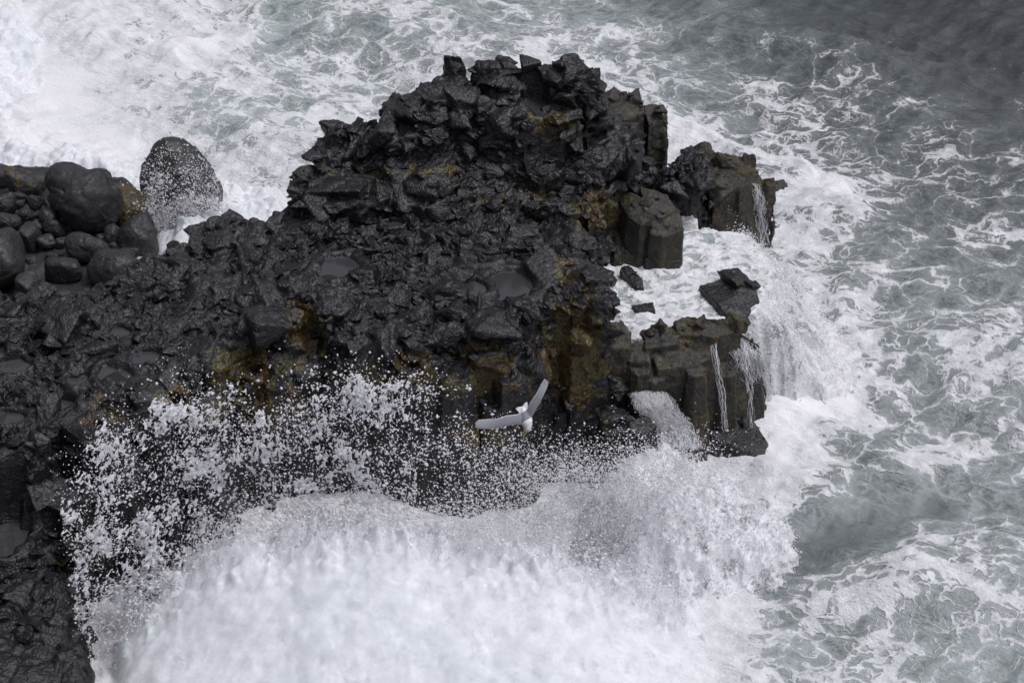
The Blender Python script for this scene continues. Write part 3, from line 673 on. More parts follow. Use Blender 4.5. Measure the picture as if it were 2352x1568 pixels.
def boulder(label, u0, u1, v0, v1, zc, ang=0, seed=0, sharp=7, lich=.0, cat='boulder', deep=1.0, brown=False, group='boulders heaped on the beach', tallk=1.0, out=None, thick=1.0):
    uc, vc = (u0+u1)/2, (v0+v1)/2; c = P(uc, vc, zc); dist = np.hypot(c[1], CAMH-zc)
    rx = (u1-u0)/2*dist/FP; rr_ = (v1-v0)/2*dist/FP
    r = np.random.default_rng(seed+50)
    nn = r.normal(size=(13, 3)); nn /= np.linalg.norm(nn, axis=1)[:, None]; D = r.uniform(.78, 1.0, 13)
    nn = np.concatenate([nn, np.array([[0, 0, 1], [0, 0, -1], [1, 0, 0], [-1, 0, 0], [0, 1, 0], [0, -1, 0]])]); D = np.concatenate([D, np.full(6, 1.0)])
    k = np.maximum(0, ICO @ nn.T)/D; rad = (k**sharp).sum(1)**(-1.0/sharp)
    Vb = ICO*rad[:, None]; Vb /= np.abs(Vb).max(0)
    Vb = Vb*np.array([rx, rr_*1.05*deep, rr_*1.02*tallk])
    if out is not None:                                     # outline known: real rounded stone of that profile, axes set by its own tilt
        O = np.array(out, float); ou = (O[:, 0].max()+O[:, 0].min())/2; ov = (O[:, 1].max()+O[:, 1].min())/2; c = P(ou, ov, zc)
        ox, oz = (O[:, 0]-ou)*dist/FP, -(O[:, 1]-ov)*dist/FP; th = np.arctan2(oz, ox); od = np.argsort(th); th, rh = th[od], np.hypot(ox, oz)[od]
        tt = np.linspace(-PI, PI, 181); rt = np.interp(tt, np.r_[th-2*PI, th, th+2*PI], np.r_[rh, rh, rh]); ker = np.exp(-(np.arange(-8, 9)/1.8)**2); ker /= ker.sum()
        rt = np.convolve(np.r_[rt[:-1], rt[:-1], rt[:-1]], ker, 'same')[180:361]; T_ = np.arctan2(ICO[:, 2], ICO[:, 0]); rho = np.interp(T_, tt, rt)
        lat = np.hypot(ICO[:, 0], ICO[:, 2]); Vb = np.stack([ICO[:, 0]*rho, ICO[:, 1]*rho.mean()*thick, ICO[:, 2]*rho], 1)*(rad/rad.mean())[:, None]**.35
        tl = -PITCH; Rt = np.array([[1, 0, 0], [0, math.cos(tl), -math.sin(tl)], [0, math.sin(tl), math.cos(tl)]]); Vb = Vb @ Rt.T; ang = 0
    a = math.radians(ang)                                   # lean in the plane across the view
    Rm = np.array([[math.cos(a), 0, math.sin(a)], [0, 1, 0], [-math.sin(a), 0, math.cos(a)]])
    Vb = Vb @ Rm.T
    me_n = Vb/np.linalg.norm(Vb, axis=1)[:, None]
    f1_, f2_, rn_, of_ = worley(Vb/rx*1.1+seed*2.3, seed)
    Vb = Vb+me_n*(.07*rx*fbm(Vb/rx*1.3+seed*3.1, 3, seed)+.14*rx*(of_*(rn_-.5)).sum(1)+.022*fbm(Vb*3+seed, 5, seed+3, .65)-.03*(1-sstep(0, .35, worley(Vb*3.2, seed+9)[0])))[:, None]
    o = link('boulder', mesh_np('boulder', Vb, ICOF, True, {'lichen': np.clip(lich*(1+.8*fbm(Vb*.8+seed, 2, 7)), 0, 1) if lich else np.zeros(len(Vb))}), M_BOULD)
    o.location = c; return tag(o, label, cat, group)
boulder('largest dark boulder, smooth and flat topped, with spray flecks on its shoulder', 96,284,371,540,2.7,0,1,7,.05,out=[(96,400),(103,382),(134,370),(149,372),(206,394),(235,400),(259,427),(277,446),(276,473),(271,506),(240,535),(206,536),(168,528),(149,500),(130,480),(108,442),(98,425)])
boulder('tall pointed boulder in the surf, speckled white by the spray in front of it', 322,512,316,520,1.9,0,22,14,.1,out=[(331,380),(346,356),(384,318),(415,316),(434,325),(456,351),(490,399),(509,447),(505,490),(450,515),(384,515),(331,480),(326,404)])
boulder('moss covered yellow green boulder between the largest boulder and the pointed one', 258,345,432,520,1.5,0,3,6,.8)
boulder('black boulder at the edge of the spray under the pointed boulder', 268,362,490,592,1.6,-20,4,6,.05)
boulder('small upright stone with a flat pale face beside the largest boulder', 240,278,512,562,1.7,0,5,9,0)
boulder('oval boulder leaning to the right below the largest boulder', 150,254,532,602,1.9,0,6,5,0,out=[(152,550),(168,535),(195,534),(218,546),(250,572),(235,588),(212,603),(185,602),(160,585)])
boulder('round ball shaped boulder sitting in the shallow pool', 100,192,586,652,1.7,0,7,4.5,0)
boulder('broad flat topped boulder touching the headland rocks', 194,322,573,665,1.9,0,8,6,.12,out=[(197,612),(215,590),(240,577),(268,578),(300,592),(322,602),(318,640),(300,655),(240,662),(205,650)])
boulder('small flat stone behind the broad flat topped boulder', 270,320,566,592,2.0,0,9,6,0)
boulder('triangular stone wedged against the left side of the largest boulder', 108,146,440,503,2.2,0,10,12,0,out=[(107,452),(135,441),(144,452),(144,500),(132,490),(120,470)])
boulder('long stone leaning toward the largest boulder', 88,156,468,545,1.9,0,11,7,0,out=[(93,480),(98,470),(108,476),(135,505),(151,522),(150,540),(128,545),(112,540),(96,510)])
boulder('squared upright stone left of the shallow pool', 50,92,508,580,1.8,0,12,10,0)
boulder('small knobbly stone in the middle of the left heap', 42,78,474,506,1.9,0,13,7,0)
boulder('dark rounded stone left of the triangular stone', 58,106,446,486,2.0,10,14,5,0)
boulder('low rounded stone behind the pitted stone at the left edge', 16,64,438,468,2.2,0,15,5,0)
boulder('pale pitted stone at the left edge of the photo', -8,42,442,500,2.1,0,16,6,0)
boulder('brown weedy boulder at the back of the heap beside the surf', 2,106,392,460,1.8,20,17,5,.35)
boulder('dark boulder cut by the left edge, nearest the surf', -45,22,378,425,1.6,0,18,5,.2)
boulder('wide grey stone above the huge cracked boulder', -30,54,484,534,2.3,14,19,6,0)
boulder('huge cracked boulder cut by the left edge of the photo', -70,62,515,668,2.6,10,20,7,0)
boulder('upright brownish stone in front of the huge cracked boulder', 40,88,624,690,1.9,-12,21,8,.1)
boulder('small dark stone above the ball shaped boulder', 88,128,538,574,1.6,0,23,6,0)
boulder('thin flat stone lying at the edge of the headland', 118,168,664,694,3.4,0,24,9,.1)
boulder('dark stone tucked between the squared stone and the long stone', 74,104,500,548,1.5,0,25,6,0)
for k, (u, v, z, lb) in enumerate([(122,592,1.3,'small dark stone just above and right of the ball shaped boulder'),(70,598,1.3,'small stone at the left rim of the shallow pool'),(100,664,1.4,'small stone directly under the ball shaped boulder'),
      (258,566,1.4,'small stone between the flat faced stone and the broad flat topped boulder'),(232,548,1.5,'small stone under the bottom edge of the largest boulder'),(40,470,2,'small stone just above the wide grey stone'),
      (84,498,1.8,'small stone touching the left end of the long leaning stone'),(140,558,1.5,'small stone below the long leaning stone')]):
    w_ = random.Random(k).uniform(12, 20); boulder(lb, u-w_, u+w_, v-w_*.75, v+w_*.75, z, 0, 60+k, 7, 0, 'stone')
print('rocks', time.time()-T0)

# ------------------------------------------------------------------ breaking water: dense white mass, lacy sheets, droplets
def mat_foam(name, dark=.0, bk=.8):
    m = NT(name); p = m.pos()
    n = m.noise(p, 1.1, 5, .6); n2 = m.noise(p, 5, 5, .65); n3 = m.noise(p, 14, 4, .6)
    col = m.mixc(m.mr(n2, .38, .68), (.72, .735, .76, 1), (.84, .84, .87, 1))
    if dark: col = m.mixc(m.math('MULTIPLY', m.mr(m.math('ADD', m.math('MULTIPLY', n, .5), m.math('MULTIPLY', m.noise(p, 3.2, 6, .7), .5)), .50, .66), dark), col, (.22, .24, .25, 1))
    if not dark:
        q = m.vmath('ADD', p, m.vmath('SCALE', m.noise(p, .5, 3, .6, 0, True), 2.0)); sw = m.noise(m.vmath('MULTIPLY', q, (1, .6, 1)), 1.6, 7, .72)
        col = m.mixc(m.mr(sw, .47, .70), col, (.52, .55, .58, 1)); col = m.mixc(m.math('MULTIPLY', m.mr(m.noise(p, .22, 3, .5), .45, .7), .45), col, (.60, .66, .66, 1))
    h = m.math('ADD', m.math('MULTIPLY', n2, .5), m.math('MULTIPLY', n3, .3))
    return m.end(m.bsdf(col, .9, m.bump(h, bk, .12), .1))
M_FOAM = mat_foam('white_foam', 0, .25); M_BREAK = mat_foam('broken_foam', .75)
md = NT('spray_drop'); _a = md.n('ShaderNodeBsdfDiffuse'); _b = md.n('ShaderNodeBsdfTranslucent'); _m = md.n('ShaderNodeMixShader')
for x in (_a, _b): x.inputs[0].default_value = (.955, .955, .97, 1)
_m.inputs[0].default_value = .5; md.t.links.new(_a.outputs[0], _m.inputs[1]); md.t.links.new(_b.outputs[0], _m.inputs[2]); M_DROP = md.end(_m.outputs[0])
def planeZ(v, y):                                         # height where the sight line of row v meets the upright plane y
    b = (IH/2-v)/FP; return CAMH+(-sP+b*cP)/(cP+b*sP)*y
def planeX(u, v, y):
    b = (IH/2-v)/FP; return (u-IW/2)/FP/(cP+b*sP)*y
def yw(x):                                                # plan of the plume: it bends seaward at its left end
    return 61.2-4.2*sstep(-10.5, -19.5, x)+0*x
def outline(pts):
    X, Z = [], []
    for (u, v) in pts:
        x = planeX(u, v, 61.); y = float(yw(np.array(x))); x = planeX(u, v, y); X.append(x); Z.append(planeZ(v, y))
    return np.array(X), np.array(Z)
MX, MZ = outline([(200,1640),(232,1560),(300,1440),(390,1350),(470,1275),(550,1215),(640,1225),(720,1200),(850,1195),(1000,1222),(1130,1238),(1250,1255),(1350,1300),(1450,1345),(1560,1395),(1700,1440),(1900,1470)])
TX, TZ = outline([(110,1170),(150,1125),(240,1050),(330,962),(400,935),(560,955),(700,930),(770,882),(900,885),(960,925),(1050,985),(1130,1070),(1210,1110),(1300,1140)])
ax, ay = np.arange(-21, 13, .1), np.arange(44, 66, .1); AX, AY = np.meshgrid(ax, ay); a3 = np.stack([AX.ravel(), AY.ravel(), AX.ravel()*0], 1)
_g = np.exp(-(np.arange(-25, 26)/11.)**2); _g /= _g.sum(); _z = np.interp(np.arange(ax[0]-2.5, ax[-1]+2.55, .1), MX, MZ, left=-2, right=-1)
zt = np.interp(AX, np.arange(ax[0]-2.5, ax[-1]+2.55, .1), np.convolve(_z, _g, 'same'))
yy = yw(AX); back = AY-yy; fr = np.clip(-back/13., 0, 1)
mz = zt*np.where(back > 0, 1-sstep(0, 2.2, back)*1.6, 1-fr**1.15)
nb = fbm(a3*.22, 3, 200, .42).reshape(AX.shape); nb2 = fbm(a3*1.1, 4, 205, .6).reshape(AX.shape)
ragg = (.55*fbm(a3*.8, 3, 216, .6)+.45*fbm(a3*2.4, 3, 217, .6)).reshape(AX.shape)*sstep(-3.2, -.4, back)
mz = mz+.26*nb+.08*nb2-.12+ragg
left = np.interp(AY, [44, 50, 57, 62], [-14.6, -14.3, -14.6, -16])+.9*nb+.5*nb2;  mz -= 3*sstep(0, 2.6, left-AX)
mz -= 1.6*sstep(0, 6, AX-np.interp(AY, [44, 52, 62], [1.0, 3.2, 5.5]))
i_ = np.arange(AX.size).reshape(AX.shape); AF = np.stack([i_[:-1, :-1].ravel(), i_[:-1, 1:].ravel(), i_[1:, 1:].ravel(), i_[1:, :-1].ravel()], 1)
Va = np.stack([AX.ravel(), AY.ravel(), mz.ravel()], 1)
Va += np.stack([.10*perlin(a3*1.3+5, 210), .10*perlin(a3*1.3+9, 211), a3[:, 0]*0], 1)
Va, Fa, _ = cull(Va, AF, mz.ravel() > -.8)
tag(link('sea_foam', mesh_np('sea_foam', Va, Fa), M_FOAM), 'dense white burst of water filling the cove below the cliff', None, None, 'stuff')

mv = NT('mist'); _v = mv.n('ShaderNodeVolumePrincipled'); _v.inputs['Color'].default_value = (.97, .97, .98, 1); _v.inputs['Density'].default_value = .8; _v.inputs['Anisotropy'].default_value = .2
mv.t.links.new(_v.outputs[0], mv.out.inputs[1]); M_MIST = mv.m
def mist(label, X, Y, z, th):
    ok = (z+th > -.3); n = X.size; Vt = np.stack([X.ravel(), Y.ravel(), (z+th).ravel()], 1); Vb_ = np.stack([X.ravel(), Y.ravel(), (z-.6).ravel()], 1)
    idx = np.arange(n).reshape(X.shape); a, b, c, d = idx[:-1, :-1].ravel(), idx[:-1, 1:].ravel(), idx[1:, 1:].ravel(), idx[1:, :-1].ravel()
    F = np.stack([a, b, c, d], 1); br = np.concatenate([idx[0, :], idx[1:, -1], idx[-1, -2::-1], idx[-2:0:-1, 0]]); bn = np.roll(br, -1)
    return tag(link('sea_mist', mesh_np('mist', np.concatenate([Vt, Vb_]), np.concatenate([F, F[:, ::-1]+n, np.stack([br, br+n, bn+n, bn], 1)])), M_MIST), label, None, None, 'stuff')
sl = (slice(0, None, 2), slice(0, None, 2)); NM = fbm(a3*.7, 4, 214, .65).reshape(AX.shape)
mist('fine white mist hanging over the burst of water in the cove', AX[sl], AY[sl], np.maximum(mz, -1.5)[sl], (np.clip(.25+.30*NM+.9*np.maximum(0, fbm(a3*1.9, 3, 218, .6).reshape(AX.shape)), .04, 1.3))[sl])

# second breaker, falling back off the ledge
cx, cy = np.arange(-1, 15, .07), np.arange(59, 74, .07); CX, CY = np.meshgrid(cx, cy); c3 = np.stack([CX.ravel(), CY.ravel(), CX.ravel()*0], 1)
BP = PL([(1330,1080,2),(1400,1000,2.6),(1440,975,2.9),(1470,925,3.3),(1515,900,3.4),(1560,950,2.9),(1600,1000,2.4),(1640,1010,2.0),(1700,1065,1.6),(1765,1140,1.0),(1825,1175,.6),(1845,1270,.2),(1800,1325,0),(1640,1350,0),(1470,1360,0),(1380,1300,.6),(1330,1200,1.4)])
sb = poly_sd(CX, CY, BP)+.5*fbm(c3*.9, 3, 220).reshape(CX.shape)
hb = -.8+sstep(-.3, 1.8, sb)*(2.1+.9*sstep(64, 69, CY)-.10*np.maximum(0, CX-6))
nb = fbm(c3*.8, 5, 224, .6).reshape(CX.shape)
hb = hb+(.35*nb+.22*np.abs(fbm(c3*2.4, 4, 229, .6)).reshape(CX.shape))*sstep(-.5, .8, sb)
i_ = np.arange(CX.size).reshape(CX.shape); CF = np.stack([i_[:-1, :-1].ravel(), i_[:-1, 1:].ravel(), i_[1:, 1:].ravel(), i_[1:, :-1].ravel()], 1)
Vb, Fb, _ = cull(np.stack([CX.ravel(), CY.ravel(), hb.ravel()], 1)+.12*np.stack([perlin(c3*2.1, 240), perlin(c3*2.1, 241), c3[:, 0]*0], 1), CF, hb.ravel() > -.6)
tag(link('breaking_wave_foam', mesh_np('breaker', Vb, Fb), M_BREAK), 'tumbling white breaker below the ledge', None, None, 'stuff')

def surf_nets(f, org, step):
    """closed skin round f > 0 on a regular grid"""
    s_ = f > 0; nx, ny, nz = f.shape
    c = np.zeros((nx-1, ny-1, nz-1), np.int8)
    for i in (0, 1):
        for j in (0, 1):
            for k in (0, 1): c += s_[i:nx-1+i, j:ny-1+j, k:nz-1+k]
    act = (c > 0) & (c < 8); I = np.argwhere(act); idx = np.full(act.shape, -1, np.int64); idx[act] = np.arange(len(I))
    acc = np.zeros((len(I), 3)); n = np.zeros(len(I))
    for ax_ in range(3):
        o1, o2 = [a for a in range(3) if a != ax_]
        for a in (0, 1):
            for b in (0, 1):
                d0 = np.zeros(3, int); d0[o1] = a; d0[o2] = b; d1 = d0.copy(); d1[ax_] = 1
                A = I+d0; B = I+d1; fa = f[A[:, 0], A[:, 1], A[:, 2]]; fb_ = f[B[:, 0], B[:, 1], B[:, 2]]
                m = (fa > 0) != (fb_ > 0); t = np.where(m, fa/(fa-fb_+1e-12), 0)
                q = d0+t[:, None]*(d1-d0); acc[m] += q[m]; n[m] += 1
    V = (I+acc/n[:, None])*step+np.array(org)
    Fs = []
    for ax_ in range(3):
        o1, o2 = [(1, 2), (2, 0), (0, 1)][ax_]
        sl0 = [slice(None)]*3; sl1 = [slice(None)]*3; sl0[ax_] = slice(0, -1); sl1[ax_] = slice(1, None)
        ch = s_[tuple(sl0)] != s_[tuple(sl1)]; E = np.argwhere(ch)
        m = (E[:, o1] > 0) & (E[:, o2] > 0) & (E[:, o1] < f.shape[o1]-1) & (E[:, o2] < f.shape[o2]-1); E = E[m]
        ins = s_[E[:, 0], E[:, 1], E[:, 2]]
        qs = []
        for a, b in ((1, 1), (0, 1), (0, 0), (1, 0)):
            e = E.copy(); e[:, o1] -= a; e[:, o2] -= b; qs.append(idx[e[:, 0], e[:, 1], e[:, 2]])
        q = np.stack(qs, 1); q = np.where(ins[:, None], q, q[:, ::-1]); Fs.append(q)
    Fq = np.concatenate(Fs); return V, Fq[(Fq >= 0).all(1)]
def octas(Pts, R, stretch=None):
    base = np.array([[1, 0, 0], [-1, 0, 0], [0, 1, 0], [0, -1, 0], [0, 0, 1], [0, 0, -1]], float)
    ff_ = np.array([[0, 2, 4], [2, 1, 4], [1, 3, 4], [3, 0, 4], [2, 0, 5], [1, 2, 5], [3, 1, 5], [0, 3, 5]])
    sc = R[:, None]*np.exp(RNG.normal(0, .3, (len(R), 3)))
    V = Pts[:, None, :]+base[None]*sc[:, None, :]
    F = ff_[None]+(np.arange(len(R))*6)[:, None, None]
    return V.reshape(-1, 3), F.reshape(-1, 3)

# lacy sheet of the main plume
st = .034
gx2 = np.arange(-20, 4.5, st); gd = np.arange(-.42, .42, st); gz = np.arange(-.5, 11.5, st)
SXX, SDD, SZZ = np.meshgrid(gx2, gd, gz, indexing='ij')
XX, ZZ = SXX[:, 0, :], SZZ[:, 0, :]
top = np.interp(XX, TX, TZ, left=-3, right=-3); bot = np.interp(XX, MX, MZ)
q2 = np.stack([XX.ravel(), ZZ.ravel(), XX.ravel()*0], 1)
cl = fbm(q2*.55, 4, 260, .6).reshape(XX.shape); cl2 = fbm(q2*1.6, 3, 266, .6).reshape(XX.shape)
UU, VV = proj(XX, yw(XX)+.9, ZZ)
dn = sstep(-.1, 1.0, top-ZZ+.8*cl)*1.0
dn = dn*(1-.9*sstep(900, 1080, UU+120*cl))-.32*np.exp(-((UU-600)/200)**2-((VV-1110)/45)**2)
dn += .30*np.exp(-((ZZ-bot-.1)/.5)**2)
dn += .35*np.exp(-((UU-420)/80)**2-((VV-1020)/80)**2)+.3*np.exp(-((UU-850)/90)**2-((VV-960)/50)**2)+.25*np.exp(-((UU-620)/140)**2-((VV-1070)/30)**2)+.25*np.exp(-((UU-330)/60)**2-((VV-1300)/150)**2)
DN = (dn*.50+.50*cl+.34*cl2)[:, None, :]
p4 = np.stack([SXX.ravel(), SDD.ravel()*1.0, SZZ.ravel()], 1).astype(np.float32)
act = ((DN > -.35)*np.ones(SXX.shape, bool)).ravel() & (np.broadcast_to(dn[:, None, :], SXX.shape).ravel() > .08)
fl = np.full(len(p4), -1, np.float32)
pa_ = p4[act]; fl[act] = perlin((pa_+.12*perlin(pa_*1.5, 275)[:, None])*np.array([6.5, 6.5, 5.2]), 270)+.6*perlin(pa_*13, 271)
fl = fl.reshape(SXX.shape)+DN*.95-1.02-.5*(np.abs(SDD)/.42)**2
fl[0] = fl[-1] = -1; fl[:, 0] = fl[:, -1] = -1; fl[:, :, 0] = fl[:, :, -1] = -1
Vs, Fs_ = surf_nets(fl, (gx2[0], gd[0], gz[0]), st)
Vs[:, 1] += yw(Vs[:, 0])+.9+.04*Vs[:, 2]+.8*perlin(np.stack([Vs[:, 0]*.25, Vs[:, 2]*.25, Vs[:, 0]*0], 1), 280)
tag(link('sea_spray', mesh_np('spray_sheet', Vs, Fs_), M_DROP), 'lacy torn sheet of white spray thrown up in front of the cliff', None, None, 'stuff')
print('sheet', len(Vs), time.time()-T0)
def scatter(n, dens, x0, x1, z0, z1, y0, thick, rmed, rsig, seed, curve=True, rmax=.09):
    r = np.random.default_rng(seed)
    x = r.uniform(x0, x1, n); z = r.uniform(z0, z1, n); y = r.normal(0, thick, n)
    y = y+(yw(x)+y0 if curve else y0)
    k = dens(x, y, z) > r.uniform(0, 1, n); x, y, z = x[k], y[k], z[k]
    return octas(np.stack([x, y, z], 1), np.minimum(rmax, rmed*np.exp(r.normal(0, rsig, len(x)))))
def dens_main(x, y, z):
    t = np.interp(x, TX, TZ, left=-3, right=-3); b = np.interp(x, MX, MZ); u, v = proj(x, yw(x)+.9, z)
    c = fbm(np.stack([x*.7, z*.7, x*0], 1), 4, 260, .6)
    a = sstep(-1.6, 1.4, t-z+.9*c)
    return np.clip(a*(1-.45*sstep(1050, 1250, u))*(.38+.7*c)+.02*sstep(-2.5, -.5, t-z), 0, 1)*(z > 0)
parts = [scatter(90000, dens_main, -20, 5.5, 0, 12.5, .9, .5, .021, .5, 1), scatter(120000, lambda x, y, z: np.clip(1-np.abs(z-np.interp(x, MX, MZ)-.1-.5*perlin(np.stack([x*.8, z*.8, x*0], 1), 7))/1.1, 0, 1)**1.2, -18, 7, -.5, 6.5, .1, .7, .020, .6, 2)]
# fine spray over the second breaker
G2 = [(1330,1110,120,70,.9),(1450,1100,120,70,.75),(1240,1200,130,60,.9),(1420,1210,130,80,.8),(1560,1060,80,60,.5),(1400,1310,160,50,.6),(1500,1230,90,60,.3),(1180,1080,110,80,.3)]
def dens2(x, y, z):
    u, v = proj(x, y, z); return np.clip(gsum(u, v, G2)*(.75+.8*fbm(np.stack([x, z*1., y*0], 1)*.8, 4, 300)), 0, 1)
parts.append(scatter(150000, dens2, -2, 11, 0, 8.5, 65.2, .9, .020, .45, 3, False))
def on_surface(n, Vsrc, up, rmed, seed, sel=None):
    r = np.random.default_rng(seed); src = Vsrc if sel is None else Vsrc[sel]; i = r.integers(0, len(src), n)
    q = src[i]+r.normal(0, .08, (n, 3)); q[:, 2] += np.abs(r.normal(0, up, n)); return octas(q, rmed*np.exp(r.normal(0, .5, n)))
parts.append(on_surface(12000, Vb, .2, .022, 31)); 
parts.append(on_surface(14000, pv, .25, .020, 33, (pv[:, 0] > 10.5) & (pv[:, 2] < 4.2)))
def cat(parts):
    V, F, n = [], [], 0
    for a, b in parts: V.append(a); F.append(b+n); n += len(a)
    return np.concatenate(V), np.concatenate(F)
Vd, Fd = cat(parts)
tag(link('spray_droplets', mesh_np('droplets', Vd, Fd), M_DROP), 'countless white droplets flying in front of the black cliff', None, None, 'stuff')
# spray at the pointed boulder and the haze of drops at the far left
G3 = [(395,425,60,60,.18),(430,490,65,40,1.6),(365,510,38,60,1.5),(460,430,40,60,.3),(380,360,40,30,.07),(360,450,35,50,.5),(350,470,25,50,.5),(340,560,25,30,.5)]
def dens3(x, y, z):
    u, v = proj(x, y, z); return np.clip(gsum(u, v, G3)*(.8+1.1*fbm(np.stack([x, z, y*0], 1)*.9, 4, 310)), 0, 1)
V3, F3 = cat([scatter(260000, dens3, -23, -13, .3, 8, 92.5, .8, .017, .6, 4, False, .09)])
tag(link('spray_droplets', mesh_np('droplets', V3, F3), M_DROP), 'white spray bursting in front of the pointed boulder', None, None, 'stuff')
# low surging foam behind the plateau's edge, and broken water at the upper left
def foam_heap(label, poly, h, seed, mat, st_=.12):
    W_ = PL(poly); x0, x1, y0, y1 = W_[:, 0].min()-1.5, W_[:, 0].max()+1.5, W_[:, 1].min()-1.5, W_[:, 1].max()+1.5
    X, Y = np.meshgrid(np.arange(x0, x1, st_), np.arange(y0, y1, st_)); c = np.stack([X.ravel(), Y.ravel(), X.ravel()*0], 1)
    s_ = poly_sd(X, Y, W_)+.9*fbm(c*.5, 3, seed).reshape(X.shape)
    z = -.7+sstep(-.6, 2.2, s_)*(h+.7)+sstep(-.5, 1, s_)*(.4*fbm(c*.6, 4, seed+5, .6)+.25*np.abs(fbm(c*1.9, 4, seed+9, .6))).reshape(X.shape)
    i = np.arange(X.size).reshape(X.shape)
    V, F, _ = cull(np.stack([X.ravel(), Y.ravel(), z.ravel()], 1)+.15*np.stack([perlin(c*1.7, seed+11), perlin(c*1.7, seed+12), c[:, 0]*0], 1), np.stack([i[:-1, :-1].ravel(), i[:-1, 1:].ravel(), i[1:, 1:].ravel(), i[1:, :-1].ravel()], 1), z.ravel() > -.5)
    return tag(link('sea_foam', mesh_np('foam_heap', V, F), mat), label, None, None, 'stuff')
foam_heap('white surge foaming between the pointed boulder and the plateau edge', [(340,520,0),(380,470,0),(450,440,0),(520,410,0),(600,430,0),(690,450,0),(690,560,0),(500,600,0),(360,600,0)], .9, 330, M_FOAM)
foam_heap('white surge breaking on the back of the boulder beach', [(-60,200,0),(40,230,0),(90,330,0),(230,340,0),(330,380,0),(300,430,0),(100,420,0),(-60,400,0)], .7, 350, M_FOAM)
foam_heap('white surf thrown up at the far left of the water', [(-80,0,0),(60,0,0),(90,120,0),(60,220,0),(-80,260,0)], 1.3, 370, M_FOAM, .15)
foam_heap('white burst piling up against the foot of the pointed boulder', [(345,540,1.2),(390,500,1.2),(450,480,1.2),(520,455,1.0),(570,480,.8),(560,540,.8),(450,580,1),(360,590,1)], 1.7, 390, M_FOAM, .1)
print('spray', len(Vd), time.time()-T0)

# ------------------------------------------------------------------ waterfalls: bundles of thin strands
def strand_mesh(paths, seed):
    r = random.Random(seed); V, F = [], []
    for pts, rad in paths:
        pts = np.array(pts); n = len(pts); m = 5; b = len(V)
        for i, q in enumerate(pts):
            rr_ = rad*(.35+1.1*abs(float(perlin(np.array([[i*.55, rad*900, seed]]), 3)[0]))+.25*r.random())
            for j in range(m): V.append(q+rr_*np.array([math.cos(j*2*PI/m), math.sin(j*2*PI/m)*.7, .0]))
        for i in range(n-1):
            for j in range(m): k = (j+1) % m; F.append((b+i*m+j, b+i*m+k, b+(i+1)*m+k, b+(i+1)*m+j))
    return np.array(V), np.array(F)
def waterfall(label, tops, bots, n, rad, seed, wob=.09, fwd=.6, arc=.35):
    r = random.Random(seed); A, B = PL(tops), PL(bots); paths = []
    for k in range(n):
        t = r.random()*(len(A)-1.001); i = int(t); f = t-i; a = A[i]*(1-f)+A[i+1]*f; b = B[i]*(1-f)+B[i+1]*f
        s0, s1 = (0, 1) if r.random() < .5 else sorted((r.random(), r.random())); ph = r.uniform(0, 99); pts = []
        for q in np.linspace(s0, s1, 26):
            c = a*(1-q)+b*q; c = c.copy(); c[2] = a[2]+(b[2]-a[2])*(q*q*.5+q*.5); c[1] -= fwd*min(1, q*4)+(.7*q if fwd > 1 else 0)
            c[0] += wob*math.sin(ph+q*9)+r.gauss(0, wob*.25); c[1] += r.gauss(0, .03); pts.append(c)
        paths.append((pts, rad*r.uniform(.4, 1.4)))
    V, F = strand_mesh(paths, seed)
    org = V[V[:, 2].argmin()].copy()
    o = link('waterfall', mesh_np('waterfall', V-org, F), M_DROP); o.location = org
    return tag(o, label, 'waterfall', 'waterfalls running off the wet rocks')
waterfall('single narrow white waterfall down the front of the ledge', [(1625,772,4.9),(1640,775,4.9)], [(1655,945,.2),(1662,945,.2)], 16, .014, 1, .07, 1.25)
waterfall('faint trickle between the columns right of the narrow waterfall', [(1700,790,4.2),(1712,792,4.1)], [(1712,930,.5),(1722,930,.5)], 10, .011, 9, .09, 1.1)
waterfall('broken white trickle left of the narrow waterfall', [(1540,800,4.3),(1556,815,4.1)], [(1535,950,.4),(1558,945,.4)], 26, .018, 2, .08, 1.1)
waterfall('wide lacy waterfall over the right end of the ledge', [(1665,775,4.5),(1700,775,4.3),(1740,800,3.7)], [(1695,890,1.6),(1735,900,1.),(1762,905,.5)], 150, .017, 3, .16)
waterfall('torn white waterfall down the seaward side of the domed outcrop', [(1728,420,4.4),(1742,425,4.1)], [(1738,560,.1),(1762,548,.1)], 34, .014, 4, .16)
waterfall('low fan of white water spilling left of the boulder under the ledge', [(1455,905,3.3),(1490,892,3.3),(1525,905,3.1)], [(1515,1000,1.2),(1560,1010,1.1),(1610,1015,.8)], 300, .012, 5, .26, .55)
waterfall('short white spill between the outcrop and the tall brown slab', [(1568,440,5.2),(1590,425,5.4)], [(1560,470,4.6),(1580,475,4.6)], 50, .03, 6, .1, .2)

